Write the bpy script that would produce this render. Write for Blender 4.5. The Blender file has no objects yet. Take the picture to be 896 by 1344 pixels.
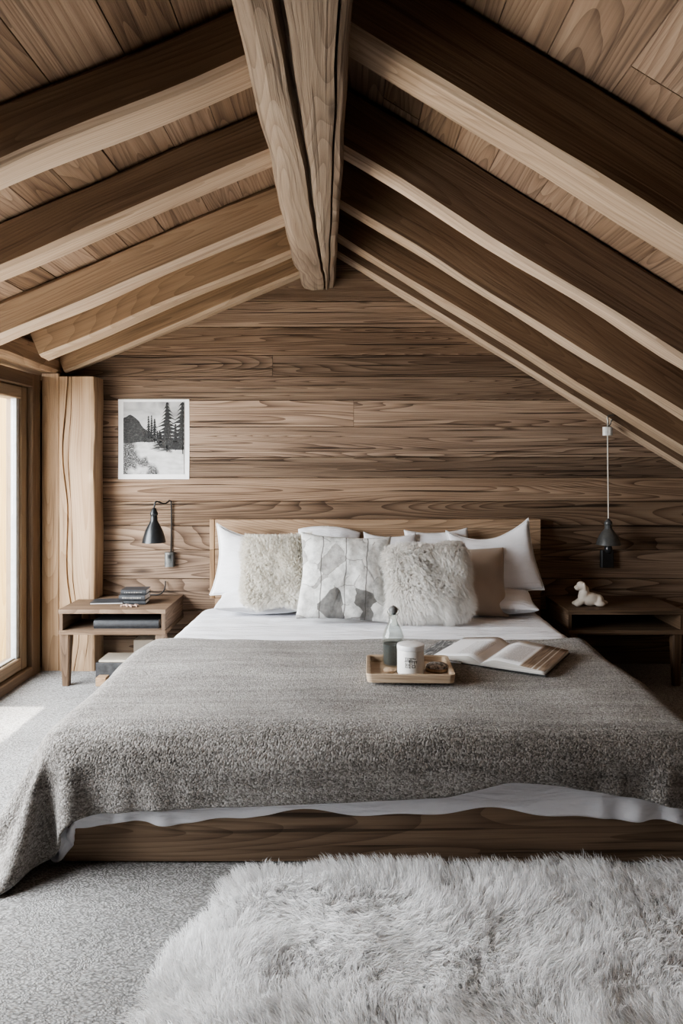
import bpy, bmesh, math, random
import numpy as np
from mathutils import Vector, Matrix, noise as mnoise
from mathutils.kdtree import KDTree

rng = np.random.default_rng(7)
random.seed(7)
SC = bpy.context.scene
COL = SC.collection
PI = math.pi
F, VX, VY, CAMH = 960.0, 450.0, 608.0, 1.18


def at(px, py, Y):
    """photo pixel + depth -> world point (used only to read sizes off the photograph)"""
    return Vector(((px - VX) * Y / F, Y, CAMH + (VY - py) * Y / F))


# ------------------------------------------------------------------ objects
def tag(o, label=None, cat=None, group=None, kind=None):
    if label: o['label'] = label
    if cat: o['category'] = cat
    if group: o['group'] = group
    if kind: o['kind'] = kind
    return o


def empty(name, loc, rz=0.0, label=None, cat=None, group=None, kind=None):
    o = bpy.data.objects.new(name, None)
    COL.objects.link(o)
    o.location = loc
    o.rotation_euler = (0, 0, rz)
    o.empty_display_size = 0.05
    return tag(o, label, cat, group, kind)


class MB:
    """collects shapes into one mesh"""
    def __init__(self):
        self.v, self.f, self.uv, self.seed, self.tone, self.mi = [], [], [], [], [], []

    def face(self, idx, uv, seed=0.0, tone=1.0, mi=0):
        self.f.append(idx); self.uv.append(uv)
        self.seed.append(seed); self.tone.append(tone); self.mi.append(mi)

    def loft(self, rings, us=None, cap=True, seed=0.0, tone=1.0, mi=0, closed=True, capmi=None):
        n = len(rings[0])
        base = len(self.v)
        for r in rings:
            self.v.extend([tuple(p) for p in r])
        if us is None:
            us = [0.0]
            for a, b in zip(rings[:-1], rings[1:]):
                ca = Vector(np.mean(np.array([tuple(p) for p in a]), axis=0))
                cb = Vector(np.mean(np.array([tuple(p) for p in b]), axis=0))
                us.append(us[-1] + max((cb - ca).length, 1e-5))
        vs = [0.0]
        r0 = rings[len(rings) // 2]
        for k in range(n):
            vs.append(vs[-1] + (Vector(r0[(k + 1) % n]) - Vector(r0[k])).length)
        m = n if closed else n - 1
        for i in range(len(rings) - 1):
            for k in range(m):
                k2 = (k + 1) % n
                self.face([base + i * n + k, base + i * n + k2, base + (i + 1) * n + k2, base + (i + 1) * n + k],
                          [(us[i], vs[k]), (us[i], vs[k + 1]), (us[i + 1], vs[k + 1]), (us[i + 1], vs[k])],
                          seed, tone, mi)
        if cap and closed:
            cm = mi if capmi is None else capmi
            for i, rev in ((0, True), (len(rings) - 1, False)):
                idx = [base + i * n + k for k in range(n)]
                c = np.mean(np.array([tuple(p) for p in rings[i]]), axis=0)
                # planar uv for the end, in the ring's own frame
                ax = Vector(rings[i][1]) - Vector(rings[i][0])
                ax = ax.normalized() if ax.length > 1e-9 else Vector((1, 0, 0))
                nn = None
                for q in range(2, n):
                    t = ax.cross(Vector(rings[i][q]) - Vector(rings[i][0]))
                    if t.length > 1e-9:
                        nn = t.normalized(); break
                ay = nn.cross(ax) if nn else Vector((0, 1, 0))
                uv = [((Vector(rings[i][k]) - Vector(c)).dot(ay) * .12, (Vector(rings[i][k]) - Vector(c)).dot(ax)) for k in range(n)]
                if rev:
                    idx.reverse(); uv.reverse()
                self.face(idx, uv, seed + .37, tone * .95, cm)

    def quad(self, pts, uv=None, seed=0.0, tone=1.0, mi=0):
        b = len(self.v)
        self.v.extend([tuple(p) for p in pts])
        if uv is None:
            uv = [(0, 0), (1, 0), (1, 1), (0, 1)] if len(pts) == 4 else [(p[0], p[2]) for p in pts]
        self.face(list(range(b, b + len(pts))), uv, seed, tone, mi)

    def build(self, name, mats, parent=None, sharp=35, smooth=True):
        me = bpy.data.meshes.new(name)
        me.from_pydata(self.v, [], self.f)
        if not isinstance(mats, (list, tuple)): mats = [mats]
        for m in mats: me.materials.append(m)
        uvl = me.uv_layers.new(name='UVMap')
        flat = [c for face in self.uv for p in face for c in p]
        uvl.data.foreach_set('uv', flat)
        a = me.attributes.new('seed', 'FLOAT', 'FACE'); a.data.foreach_set('value', self.seed)
        a = me.attributes.new('tone', 'FLOAT', 'FACE'); a.data.foreach_set('value', self.tone)
        me.polygons.foreach_set('material_index', self.mi)
        if smooth:
            me.polygons.foreach_set('use_smooth', [True] * len(self.f))
            me.update()
            me.set_sharp_from_angle(angle=math.radians(sharp))
        me.update()
        o = bpy.data.objects.new(name, me)
        COL.objects.link(o)
        if parent: o.parent = parent
        return o


def n3(x, y, z):
    return mnoise.noise(Vector((x, y, z)))


def rect_section(w, h, ch, k=2):
    """chamfered rectangle outline, counter-clockwise, k cuts on each face; returns list of (a,b)"""
    hw, hh = w / 2, h / 2
    ch = min(ch, hw * .8, hh * .8)
    P = []
    def side(p, q):
        for i in range(k + 1):
            t = i / (k + 1)
            P.append((p[0] + (q[0] - p[0]) * t, p[1] + (q[1] - p[1]) * t))
        P.append(q)
    side((-hw + ch, -hh), (hw - ch, -hh))
    side((hw, -hh + ch), (hw, hh - ch))
    side((hw - ch, hh), (-hw + ch, hh))
    side((-hw, hh - ch), (-hw, -hh + ch))
    return P


def beam(mb, p0, p1, w, h, up=(0, 0, 1), ch=.008, n=1, wob=0.0, seed=None, tone=1.0, taper=1.0, k=2,
         mi=0, bottom_mi=None, wf=2.2, endcut=None):
    """timber from p0 to p1; w across, h along 'up'"""
    p0, p1 = Vector(p0), Vector(p1)
    ax = (p1 - p0); L = ax.length; ax.normalize()
    side = ax.cross(Vector(up)).normalized()
    upv = side.cross(ax).normalized()
    if seed is None: seed = random.random() * 50
    sec = rect_section(w, h, ch, k)
    rings, us = [], []
    for i in range(n + 1):
        t = i / n
        s = 1 + (taper - 1) * t
        r = []
        for j, (a, b) in enumerate(sec):
            da = wob * n3(t * L * wf + seed, a * 9, b * 9 + seed * 3.1)
            db = wob * n3(t * L * wf + seed * 2, a * 9 + 40, b * 9)
            r.append(p0 + ax * (t * L) + side * (a * s + da) + upv * (b * s + db))
        rings.append(r); us.append(t * L)
    f0 = len(mb.f)
    mb.loft(rings, us, seed=seed, tone=tone, mi=mi)
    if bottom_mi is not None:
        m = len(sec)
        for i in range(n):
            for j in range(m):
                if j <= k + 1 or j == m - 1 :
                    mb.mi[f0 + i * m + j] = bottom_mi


def bx(mb, x0, x1, y0, y1, z0, z1, along='x', ch=.004, seed=None, tone=1.0, n=1, wob=0.0, k=1, mi=0):
    cx, cy, cz = (x0 + x1) / 2, (y0 + y1) / 2, (z0 + z1) / 2
    if along == 'x':
        beam(mb, (x0, cy, cz), (x1, cy, cz), abs(y1 - y0), abs(z1 - z0), (0, 0, 1), ch, n, wob, seed, tone, k=k, mi=mi)
    elif along == 'y':
        beam(mb, (cx, y0, cz), (cx, y1, cz), abs(x1 - x0), abs(z1 - z0), (0, 0, 1), ch, n, wob, seed, tone, k=k, mi=mi)
    else:
        beam(mb, (cx, cy, z0), (cx, cy, z1), abs(x1 - x0), abs(y1 - y0), (0, 1, 0), ch, n, wob, seed, tone, k=k, mi=mi)


def circ(c, r, ax, n=12, ry=None):
    ax = Vector(ax).normalized()
    s = ax.cross(Vector((0, 0, 1)))
    if s.length < 1e-3: s = Vector((1, 0, 0))
    s.normalize(); t = ax.cross(s)
    return [Vector(c) + s * (r * math.cos(2 * PI * k / n)) + t * ((ry or r) * math.sin(2 * PI * k / n)) for k in range(n)]


def tube(mb, pts, r, n=8, seed=0, mi=0, cap=True):
    pts = [Vector(p) for p in pts]
    rings = []
    ref = None
    for i, p in enumerate(pts):
        a = pts[min(i + 1, len(pts) - 1)] - pts[max(i - 1, 0)]
        a.normalize()
        if ref is None:
            ref = a.cross(Vector((0, 0, 1)))
            if ref.length < 1e-2: ref = a.cross(Vector((1, 0, 0)))
        s = (ref - a * ref.dot(a)).normalized(); ref = s
        t = a.cross(s)
        rr = r[i] if isinstance(r, (list, tuple)) else r
        rings.append([p + s * (rr * math.cos(2 * PI * k / n)) + t * (rr * math.sin(2 * PI * k / n)) for k in range(n)])
    mb.loft(rings, seed=seed, mi=mi, cap=cap)


def lathe(mb, prof, c=(0, 0, 0), n=32, mi=0, cap=False, seed=0):
    c = Vector(c)
    rings = [[c + Vector((r * math.cos(2 * PI * k / n), r * math.sin(2 * PI * k / n), z)) for k in range(n)] for r, z in prof]
    us = [0]
    for a, b in zip(prof[:-1], prof[1:]): us.append(us[-1] + max(math.dist(a, b), 1e-6))
    mb.loft(rings, us, cap=cap, mi=mi, seed=seed)


def spline(pts, n=8):
    """Catmull-Rom through pts"""
    P = [Vector(p) for p in pts]
    P = [2 * P[0] - P[1]] + P + [2 * P[-1] - P[-2]]
    out = []
    for i in range(1, len(P) - 2):
        a, b, c, d = P[i - 1], P[i], P[i + 1], P[i + 2]
        for k in range(n):
            t = k / n
            out.append(.5 * ((2 * b) + (c - a) * t + (2 * a - 5 * b + 4 * c - d) * t * t + (3 * b - a - 3 * c + d) * t ** 3))
    out.append(P[-2])
    return out


# ------------------------------------------------------------------ materials
class NT:
    def __init__(self, name):
        self.m = bpy.data.materials.new(name)
        self.m.use_nodes = True
        self.t = self.m.node_tree
        self.t.nodes.clear()
        self.out = self.t.nodes.new('ShaderNodeOutputMaterial')

    def n(self, kind, inputs=None, **props):
        nd = self.t.nodes.new('ShaderNode' + kind)
        for k, v in props.items(): setattr(nd, k, v)
        for k, v in (inputs or {}).items():
            if hasattr(v, 'is_output') or isinstance(v, bpy.types.NodeSocket):
                self.t.links.new(v, nd.inputs[k])
            else:
                nd.inputs[k].default_value = v
        return nd

    def math(self, op, a, b=0.0, c=None, clamp=False):
        nd = self.t.nodes.new('ShaderNodeMath'); nd.operation = op; nd.use_clamp = clamp
        for i, v in enumerate((a, b) + (() if c is None else (c,))):
            if isinstance(v, bpy.types.NodeSocket): self.t.links.new(v, nd.inputs[i])
            else: nd.inputs[i].default_value = v
        return nd.outputs[0]

    def vmul(self, vec, s):
        nd = self.n('VectorMath', {0: vec, 1: s}, operation='MULTIPLY')
        return nd.outputs[0]

    def noise(self, vec, scale=1.0, detail=2.0, rough=.5, dist=0.0):
        return self.n('TexNoise', {'Vector': vec, 'Scale': scale, 'Detail': detail, 'Roughness': rough, 'Distortion': dist}).outputs['Fac']

    def ramp(self, fac, stops, interp='LINEAR'):
        nd = self.n('ValToRGB', {'Fac': fac})
        cr = nd.color_ramp; cr.interpolation = interp
        while len(cr.elements) < len(stops): cr.elements.new(.5)
        for e, (p, c) in zip(cr.elements, stops):
            e.position = p
            e.color = (c, c, c, 1) if not isinstance(c, (tuple, list)) else (*c, 1)
        return nd.outputs['Color']

    def mix(self, fac, a, b, blend='MIX'):
        nd = self.t.nodes.new('ShaderNodeMix'); nd.data_type = 'RGBA'; nd.blend_type = blend
        for s, v in ((nd.inputs[0], fac), (nd.inputs[6], a), (nd.inputs[7], b)):
            if isinstance(v, bpy.types.NodeSocket): self.t.links.new(v, s)
            elif isinstance(v, (tuple, list)): s.default_value = (*v, 1) if len(v) == 3 else v
            else: s.default_value = v
        return nd.outputs[2]

    def bump(self, h, strength=.3, dist=.01):
        return self.n('Bump', {'Height': h, 'Strength': strength, 'Distance': dist}).outputs[0]

    def bsdf(self, color, rough=.6, normal=None, **kw):
        d = {'Base Color': color if isinstance(color, bpy.types.NodeSocket) else (*color, 1), 'Roughness': rough}
        if normal is not None: d['Normal'] = normal
        d.update(kw)
        b = self.n('BsdfPrincipled', d)
        self.t.links.new(b.outputs[0], self.out.inputs[0])
        return b


def wood(name, dark, mid, light, rough=.62, bump=.35, tonevar=(.86, 1.12), fine=1.0, knots=.5, crack=.7, ring=.26, sat=1.0):
    T = NT(name)
    uv = T.n('UVMap', uv_map='UVMap').outputs[0]
    sd = T.n('Attribute', attribute_name='seed').outputs['Fac']
    tn = T.n('Attribute', attribute_name='tone').outputs['Fac']
    off = T.n('CombineXYZ', {0: T.math('MULTIPLY', sd, 13.17), 1: T.math('MULTIPLY', sd, 7.31), 2: T.math('MULTIPLY', sd, 3.7)}).outputs[0]
    vec = T.n('VectorMath', {0: uv, 1: off}, operation='ADD').outputs[0]
    # soft warp so that the grain wanders
    w = T.noise(T.vmul(vec, (.9, 2.2, 1)), 1, 2)
    wv = T.n('CombineXYZ', {0: 0.0, 1: T.math('MULTIPLY', T.math('SUBTRACT', w, .5), .035), 2: 0.0}).outputs[0]
    vec2 = T.n('VectorMath', {0: vec, 1: wv}, operation='ADD').outputs[0]
    fig = T.noise(T.vmul(vec2, (.38, 5.0, 1)), 1, 1.2, .4, .15)
    rings = T.math('SUBTRACT', 1.0, T.math('POWER', T.math('FRACT', T.math('MULTIPLY', fig, 34.0)), 2.2))
    midn = T.noise(T.vmul(vec2, (.9, 22, 1)), 1, 5, .6)
    finen = T.noise(T.vmul(vec2, (5, 230, 1)), 1, 3, .6)
    blot = T.noise(T.vmul(vec2, (.8, 3.2, 1)), 1, 3)
    f = T.math('ADD', T.math('MULTIPLY', rings, ring), T.math('MULTIPLY', midn, .50))
    f = T.math('ADD', f, T.math('MULTIPLY', finen, .22 * fine))
    f = T.math('ADD', f, T.math('MULTIPLY', T.math('SUBTRACT', blot, .5), .55))
    f = T.math('SUBTRACT', f, ring * .68 + .11 * fine - .22)
    col = T.ramp(f, [(.22, dark), (.5, mid), (.78, light)])
    gl = T.noise(T.vmul(vec2, (1.6, 95, 1)), 1, 3, .6)
    col = T.mix(T.math('MULTIPLY', T.ramp(gl, [(.36, 1.0), (.44, 0.0)]), .3 * fine), col, tuple(c * .62 for c in dark))
    # cracks
    ck = T.noise(T.vmul(vec2, (1.1, 48, 1)), 1, 2, .5)
    ckm = T.math('MULTIPLY', T.ramp(ck, [(.61, 0.0), (.70, 1.0)]), crack)
    col = T.mix(ckm, col, tuple(c * .28 for c in dark))
    # knots
    vo = T.n('TexVoronoi', {'Vector': T.vmul(vec, (1.5, 5.2, 1)), 'Scale': 1.0, 'Randomness': 1.0})
    pick = T.math('GREATER_THAN', T.n('SeparateColor', {0: vo.outputs['Color']}).outputs[0], .55)
    kd = T.math('ADD', vo.outputs['Distance'], T.math('MULTIPLY', T.math('SUBTRACT', midn, .5), .12))
    kn = T.math('MULTIPLY', T.math('MULTIPLY', T.ramp(kd, [(.04, 1.0), (.13, 0.0)]), pick), knots)
    col = T.mix(kn, col, tuple(c * .42 for c in dark))
    # each board its own tone
    wn = T.n('TexWhiteNoise', {'W': sd}, noise_dimensions='1D').outputs['Value']
    tv = T.n('MapRange', {'Value': wn, 'To Min': tonevar[0], 'To Max': tonevar[1]}).outputs[0]
    hs = T.n('HueSaturation', {'Hue': .5, 'Saturation': T.n('MapRange', {'Value': wn, 'To Min': .98 * sat, 'To Max': .82 * sat}).outputs[0],
                               'Value': T.math('MULTIPLY', tv, tn), 'Color': col}).outputs[0]
    hgt = T.math('ADD', T.math('MULTIPLY', gl, .25), -.1)
    hgt = T.math('ADD', hgt,  T.math('SUBTRACT', T.math('ADD', T.math('MULTIPLY', f, .7), T.math('MULTIPLY', finen, .3)), T.math('MULTIPLY', ckm, .8)))
    T.bsdf(hs, rough, T.bump(hgt, bump, .006), **{'Specular IOR Level': .25})
    return T.m


def plain(name, color, rough=.6, metallic=0.0, var=.12, vs=40.0, bump=0.0, **kw):
    T = NT(name)
    tc = T.n('TexCoord').outputs['Object']
    nz = T.noise(tc, vs, 4)
    a = tuple(c * (1 - var) for c in color); b = tuple(min(1, c * (1 + var)) for c in color)
    col = T.ramp(nz, [(.3, a), (.7, b)])
    nrm = T.bump(nz, bump, .004) if bump else None
    T.bsdf(col, rough, nrm, Metallic=metallic, **kw)
    return T.m


M = {}
M['wall'] = wood('weathered_wall_wood', (.105, .062, .036), (.235, .150, .093), (.375, .262, .172), rough=.7, bump=.8, crack=.9, knots=1.0, ring=.36, tonevar=(.84, 1.2), sat=.95)
M['ceil'] = wood('roof_board_wood', (.14, .082, .046), (.285, .180, .108), (.44, .30, .19), rough=.7, tonevar=(.72, 1.2), crack=.4, knots=.9, ring=.22, sat=.95)
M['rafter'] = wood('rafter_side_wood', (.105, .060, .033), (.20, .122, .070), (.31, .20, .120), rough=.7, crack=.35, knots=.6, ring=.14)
M['rafter_lit'] = wood('rafter_lit_underside_wood', (.30, .200, .125), (.48, .350, .238), (.62, .49, .36), rough=.7, crack=.35, knots=.35, ring=.14)  # paler than the sides: light from below put into the underside colour
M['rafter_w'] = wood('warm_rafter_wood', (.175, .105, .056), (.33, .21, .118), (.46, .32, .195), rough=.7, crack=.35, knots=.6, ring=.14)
M['ridge'] = wood('ridge_beam_wood', (.16, .112, .078), (.295, .220, .160), (.40, .315, .24), rough=.75, bump=.6, crack=.5, knots=.9, ring=.22)
M['post'] = wood('pale_post_wood', (.19, .108, .050), (.345, .215, .112), (.47, .325, .19), rough=.65, crack=.45, knots=.6, ring=.16)
M['frame'] = wood('window_frame_wood', (.10, .062, .037), (.185, .122, .074), (.27, .19, .125), rough=.6, crack=.3, knots=.2, ring=.1)
M['sash'] = wood('window_sash_wood', (.16, .102, .058), (.27, .19, .115), (.37, .275, .185), rough=.6, crack=.3, knots=.2, ring=.1)
M['head'] = wood('headboard_wood', (.155, .09, .046), (.30, .19, .106), (.43, .29, .175), rough=.65, crack=.5, knots=.6, ring=.22)
M['base'] = wood('bed_base_wood', (.085, .049, .026), (.19, .118, .066), (.29, .195, .118), rough=.65, crack=.7, knots=.4, ring=.2)
M['stand'] = wood('nightstand_wood', (.060, .036, .021), (.145, .092, .056), (.26, .18, .115), rough=.65, crack=.6, knots=.4, ring=.2)
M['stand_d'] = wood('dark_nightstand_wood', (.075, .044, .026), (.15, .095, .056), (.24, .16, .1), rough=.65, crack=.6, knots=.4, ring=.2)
M['tray'] = wood('tray_wood', (.27, .18, .11), (.43, .31, .20), (.55, .42, .29), rough=.5, crack=.2, knots=.1, ring=.15)
M['outside'] = wood('pale_yellow_larch', (.36, .21, .065), (.50, .33, .12), (.60, .43, .20), rough=.7, crack=.25, knots=.5, ring=.2, tonevar=(.94, 1.06))
M['black_metal'] = plain('dark_enamel', (.022, .024, .026), .32, .3, .2)
M['grey_metal'] = plain('grey_enamel', (.10, .102, .10), .35, .3, .2)
M['black_plastic'] = plain('black_plastic', (.02, .021, .023), .45)
M['cord_black'] = plain('black_cord', (.014, .013, .012), .7)
M['cord_white'] = plain('white_cord', (.7, .66, .58), .6)
M['white_plastic'] = plain('white_plastic', (.78, .77, .74), .4)
M['steel'] = plain('dull_steel', (.34, .33, .31), .35, .9)
M['black_book'] = plain('black_book_cover', (.028, .03, .034), .55, 0, .3, 60)
M['paper'] = plain('white_paper', (.80, .80, .80), .8, 0, .03)
M['beige_box'] = plain('pale_card', (.52, .46, .38), .8, 0, .06)
M['charcoal_box'] = plain('charcoal_card', (.05, .05, .052), .7, 0, .4, 30)
M['ceramic'] = plain('white_ceramic', (.76, .75, .73), .45, 0, .03)
M['wax'] = plain('white_lid', (.80, .80, .81), .4, 0, .03)
M['ink'] = plain('black_ink', (.02, .02, .02), .6)
M['contents'] = plain('dark_grain', (.055, .053, .05), .8, 0, .6, 420, .4)
M['figurine'] = plain('matt_white_figurine', (.72, .66, .58), .75, 0, .06, 30)


def cloth_mat(name, color, rough=.85, weave=900.0, bump=.12, var=.05, stripe=0.0, sheen=.2, folds=0.0):
    T = NT(name)
    uv = T.n('UVMap', uv_map='UVMap').outputs[0]
    big = T.noise(T.vmul(uv, (6, 6, 6)), 1, 3)
    col = T.ramp(big, [(.3, tuple(c * (1 - var) for c in color)), (.7, tuple(min(1, c * (1 + var)) for c in color))])
    wv = T.noise(uv, weave, 2)
    h = T.math('MULTIPLY', wv, .15)
    if folds:
        fz = T.noise(T.vmul(uv, (3.2, 17, 1)), 1, 4, .55, .8)
        fz2 = T.noise(T.vmul(uv, (11, 30, 1)), 1, 3, .5, .6)
        h = T.math('ADD', h, T.math('ADD', T.math('MULTIPLY', fz, folds), T.math('MULTIPLY', fz2, folds * .35)))
    T.bsdf(col, rough, T.bump(h, bump if not folds else .8, .012), **{'Sheen Weight': sheen, 'Specular IOR Level': .2})
    return T.m


M['linen'] = cloth_mat('white_linen', (.82, .82, .86), folds=2.6)
M['pillow'] = cloth_mat('white_pillow_cotton', (.84, .84, .87), folds=1.8)
M['pillow_b'] = cloth_mat('beige_pillow_cotton', (.50, .42, .35), folds=.35)
M['pillow_g'] = cloth_mat('taupe_pillow_cotton', (.36, .31, .265), folds=.35)
M['mattress'] = cloth_mat('mattress_cloth', (.74, .74, .74))


def blanket_mat():
    T = NT('grey_knit_wool')
    uv = T.n('UVMap', uv_map='UVMap').outputs[0]
    jit = T.noise(uv, 60, 2)
    vec = T.n('VectorMath', {0: uv, 1: T.n('CombineXYZ', {0: T.math('MULTIPLY', jit, .010), 1: T.math('MULTIPLY', jit, .007), 2: 0.0}).outputs[0]}, operation='ADD').outputs[0]
    vo = T.n('TexVoronoi', {'Vector': T.vmul(vec, (200, 250, 1)), 'Scale': 1.0})
    cell = T.n('SeparateColor', {0: vo.outputs['Color']}).outputs[0]
    sp = T.noise(uv, 330, 3, .7)
    rows = T.noise(T.vmul(uv, (2.0, 26, 1)), 1, 3)
    big = T.noise(T.vmul(uv, (2.5, 3.5, 1)), 1, 3)
    f = T.math('ADD', T.math('MULTIPLY', cell, .40), T.math('MULTIPLY', sp, .40))
    f = T.math('ADD', f, T.math('MULTIPLY', T.math('SUBTRACT', rows, .5), .42))
    f = T.math('ADD', f, T.math('MULTIPLY', T.math('SUBTRACT', big, .5), .38))
    col = T.ramp(f, [(.12, (.075, .067, .060)), (.40, (.225, .208, .192)), (.78, (.50, .48, .458))])
    h = T.math('SUBTRACT', T.math('MULTIPLY', sp, .6), vo.outputs['Distance'])
    T.bsdf(col, .95, T.bump(h, .7, .006), **{'Sheen Weight': .25, 'Specular IOR Level': .1})
    return T.m


def carpet_mat():
    T = NT('grey_loop_carpet')
    tc = T.n('TexCoord').outputs['Object']
    jit = T.noise(tc, 9, 3)
    # rows of loops running slightly askew
    r = T.n('Mapping', {'Vector': tc, 'Rotation': (0, 0, math.radians(24))}).outputs[0]
    v2 = T.n('VectorMath', {0: r, 1: T.n('CombineXYZ', {0: T.math('MULTIPLY', jit, .05), 1: T.math('MULTIPLY', jit, .05), 2: 0.0}).outputs[0]}, operation='ADD').outputs[0]
    vo = T.n('TexVoronoi', {'Vector': T.vmul(v2, (105, 225, 1)), 'Scale': 1.0, 'Randomness': .7})
    sp = T.noise(tc, 220, 3, .7)
    big = T.noise(tc, 2.2, 4)
    f = T.math('ADD', T.math('MULTIPLY', T.math('SUBTRACT', 1.0, vo.outputs['Distance']), .5), T.math('MULTIPLY', sp, .3))
    f = T.math('ADD', f, T.math('MULTIPLY', T.math('SUBTRACT', big, .5), .25))
    col = T.ramp(f, [(.28, (.13, .125, .12)), (.5, (.36, .355, .35)), (.72, (.56, .555, .55))])
    T.bsdf(col, .95, T.bump(f, .9, .008), **{'Sheen Weight': .15, 'Specular IOR Level': .1})
    return T.m


def fur_mat(name, root, tip):
    T = NT(name)
    uv = T.n('UVMap', uv_map='UVMap').outputs[0]
    s = T.n('SeparateXYZ', {0: uv}).outputs
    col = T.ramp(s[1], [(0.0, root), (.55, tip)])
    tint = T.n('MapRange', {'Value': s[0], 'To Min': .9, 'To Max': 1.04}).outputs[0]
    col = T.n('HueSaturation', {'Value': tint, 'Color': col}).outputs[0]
    d = T.n('BsdfDiffuse', {'Color': col})
    tr = T.n('BsdfTranslucent', {'Color': col})
    mx = T.n('MixShader', {0: .42, 1: d.outputs[0], 2: tr.outputs[0]})
    T.t.links.new(mx.outputs[0], T.out.inputs[0])
    return T.m


M['blanket'] = blanket_mat()
M['carpet'] = carpet_mat()
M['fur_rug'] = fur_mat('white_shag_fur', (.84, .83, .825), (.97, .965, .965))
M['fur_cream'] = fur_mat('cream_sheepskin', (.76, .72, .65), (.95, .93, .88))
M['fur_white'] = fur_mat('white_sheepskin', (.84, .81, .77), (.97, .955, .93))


def glass_mat(name, tint=(1, 1, 1), refl=.08):
    T = NT(name)
    tr = T.n('BsdfTransparent', {'Color': (*tint, 1)})
    gl = T.n('BsdfGlossy', {'Color': (1, 1, 1, 1), 'Roughness': .02})
    fr = T.n('LayerWeight', {'Blend': .5})
    fac = T.math('ADD', T.math('MULTIPLY', T.math('POWER', fr.outputs['Facing'], 4.0), refl * 2.5), .02)
    mx = T.n('MixShader', {0: fac, 1: tr.outputs[0], 2: gl.outputs[0]})
    T.t.links.new(mx.outputs[0], T.out.inputs[0])
    return T.m


M['glass'] = glass_mat('window_glass')
M['bottle'] = glass_mat('clear_bottle_glass', (.92, .94, .93), .3)

# ------------------------------------------------------------------ room numbers
XL, YB = -1.73, 4.30          # left wall, back wall
XR, YF = 2.45, -1.3           # right knee wall, wall behind the camera


def zl(x): return 2.256 + .426 * (x + .27)      # underside of left rafters
def zr(x): return 2.36 - .617 * x               # underside of right rafters


DL, DR = .17, .26             # rafter depth (vertical)
XRIDGE = -.15

# ------------------------------------------------------------------ floor
mb = MB()
mb.quad([(XL - .1, YF, 0), (XR + .1, YF, 0), (XR + .1, YB + .05, 0), (XL - .1, YB + .05, 0)])
tag(mb.build('floor', M['carpet'], smooth=False), kind='structure')

# ------------------------------------------------------------------ back wall of boards
ys = [868, 835, 800, 760, 722, 690, 658, 627, 600, 560, 525, 494, 466, 429, 395, 355, 315, 280, 250]
tones = [.8, .85, .9, .92, .95, .86, 1.2, .70, 1.05, 1.2, .80, .72, 1.02, 1.1, 1.0, 1, 1, 1]
mb = MB()
for i in range(len(ys) - 1):
    z0, z1 = at(0, ys[i], YB).z, at(0, ys[i + 1], YB).z
    if i == 0: z0 = 0
    def xs(z):
        a = max(XL - .12, (z - DL - 2.256) / .426 - .27)
        b = min(XR + .1, (2.36 + DR - z) / .617)
        return a, b
    a0, b0 = xs(z0); a1, b1 = xs(z1)
    if b0 - a0 < .05: continue
    sd = i * 3.71 + 1.3
    g = .0022
    dy = random.uniform(-.003, .002)
    cuts = [0, 1]
    if i in (1, 4, 9, 11): cuts = [0, random.uniform(.35, .7), 1]
    for c0, c1 in zip(cuts[:-1], cuts[1:]):
        rings = []
        for t in (c0, c1):
            e = .0012 if t not in (0, 1) else 0
            tt = t + (e if t == c0 else -e) / 4
            lo, hi = a0 + (b0 - a0) * tt, a1 + (b1 - a1) * tt
            if 0 < t < 1: lo = hi = a0 + (b0 - a0) * tt
            yy = YB + dy
            rings.append([(lo, yy + g * 2, z0 + g * .4), (lo, yy + .03, z0 + g * .4), (hi, yy + .03, z1 - g * .4), (hi, yy + g * 2, z1 - g * .4),
                          (hi, yy, z1 - g * 2), (lo, yy, z0 + g * 2)][::1])
        mb.loft(rings, [a0 + (b0 - a0) * c0, a0 + (b0 - a0) * c1], seed=sd + c0 * 5, tone=tones[i] * (.96 if c0 else 1))
b0 = len(mb.v)
prof_ = [(XL - .12, 0), (XR + .1, 0), (XR + .1, zr(XR + .1) + DR), (0, zr(0) + DR), (XRIDGE, zr(XRIDGE) + DR), (XRIDGE, zl(XRIDGE) + DL), (XL - .12, zl(XL - .12) + DL)]
for yy in (YB + .012, YB + .05):
    mb.v.extend([(px, yy, pz) for px, pz in prof_])
np_ = len(prof_)
mb.face([b0 + i for i in range(np_)], prof_, 3.0, .3)
mb.face([b0 + np_ + i for i in range(np_ - 1, -1, -1)], prof_[::-1], 3.0, .3)
for i in range(np_):
    j = (i + 1) % np_
    mb.face([b0 + j, b0 + i, b0 + np_ + i, b0 + np_ + j], [(0, 0), (.1, 0), (.1, .1), (0, .1)], 3.0, .3)
tag(mb.build('wall_back', M['wall'], sharp=20), kind='structure')

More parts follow.
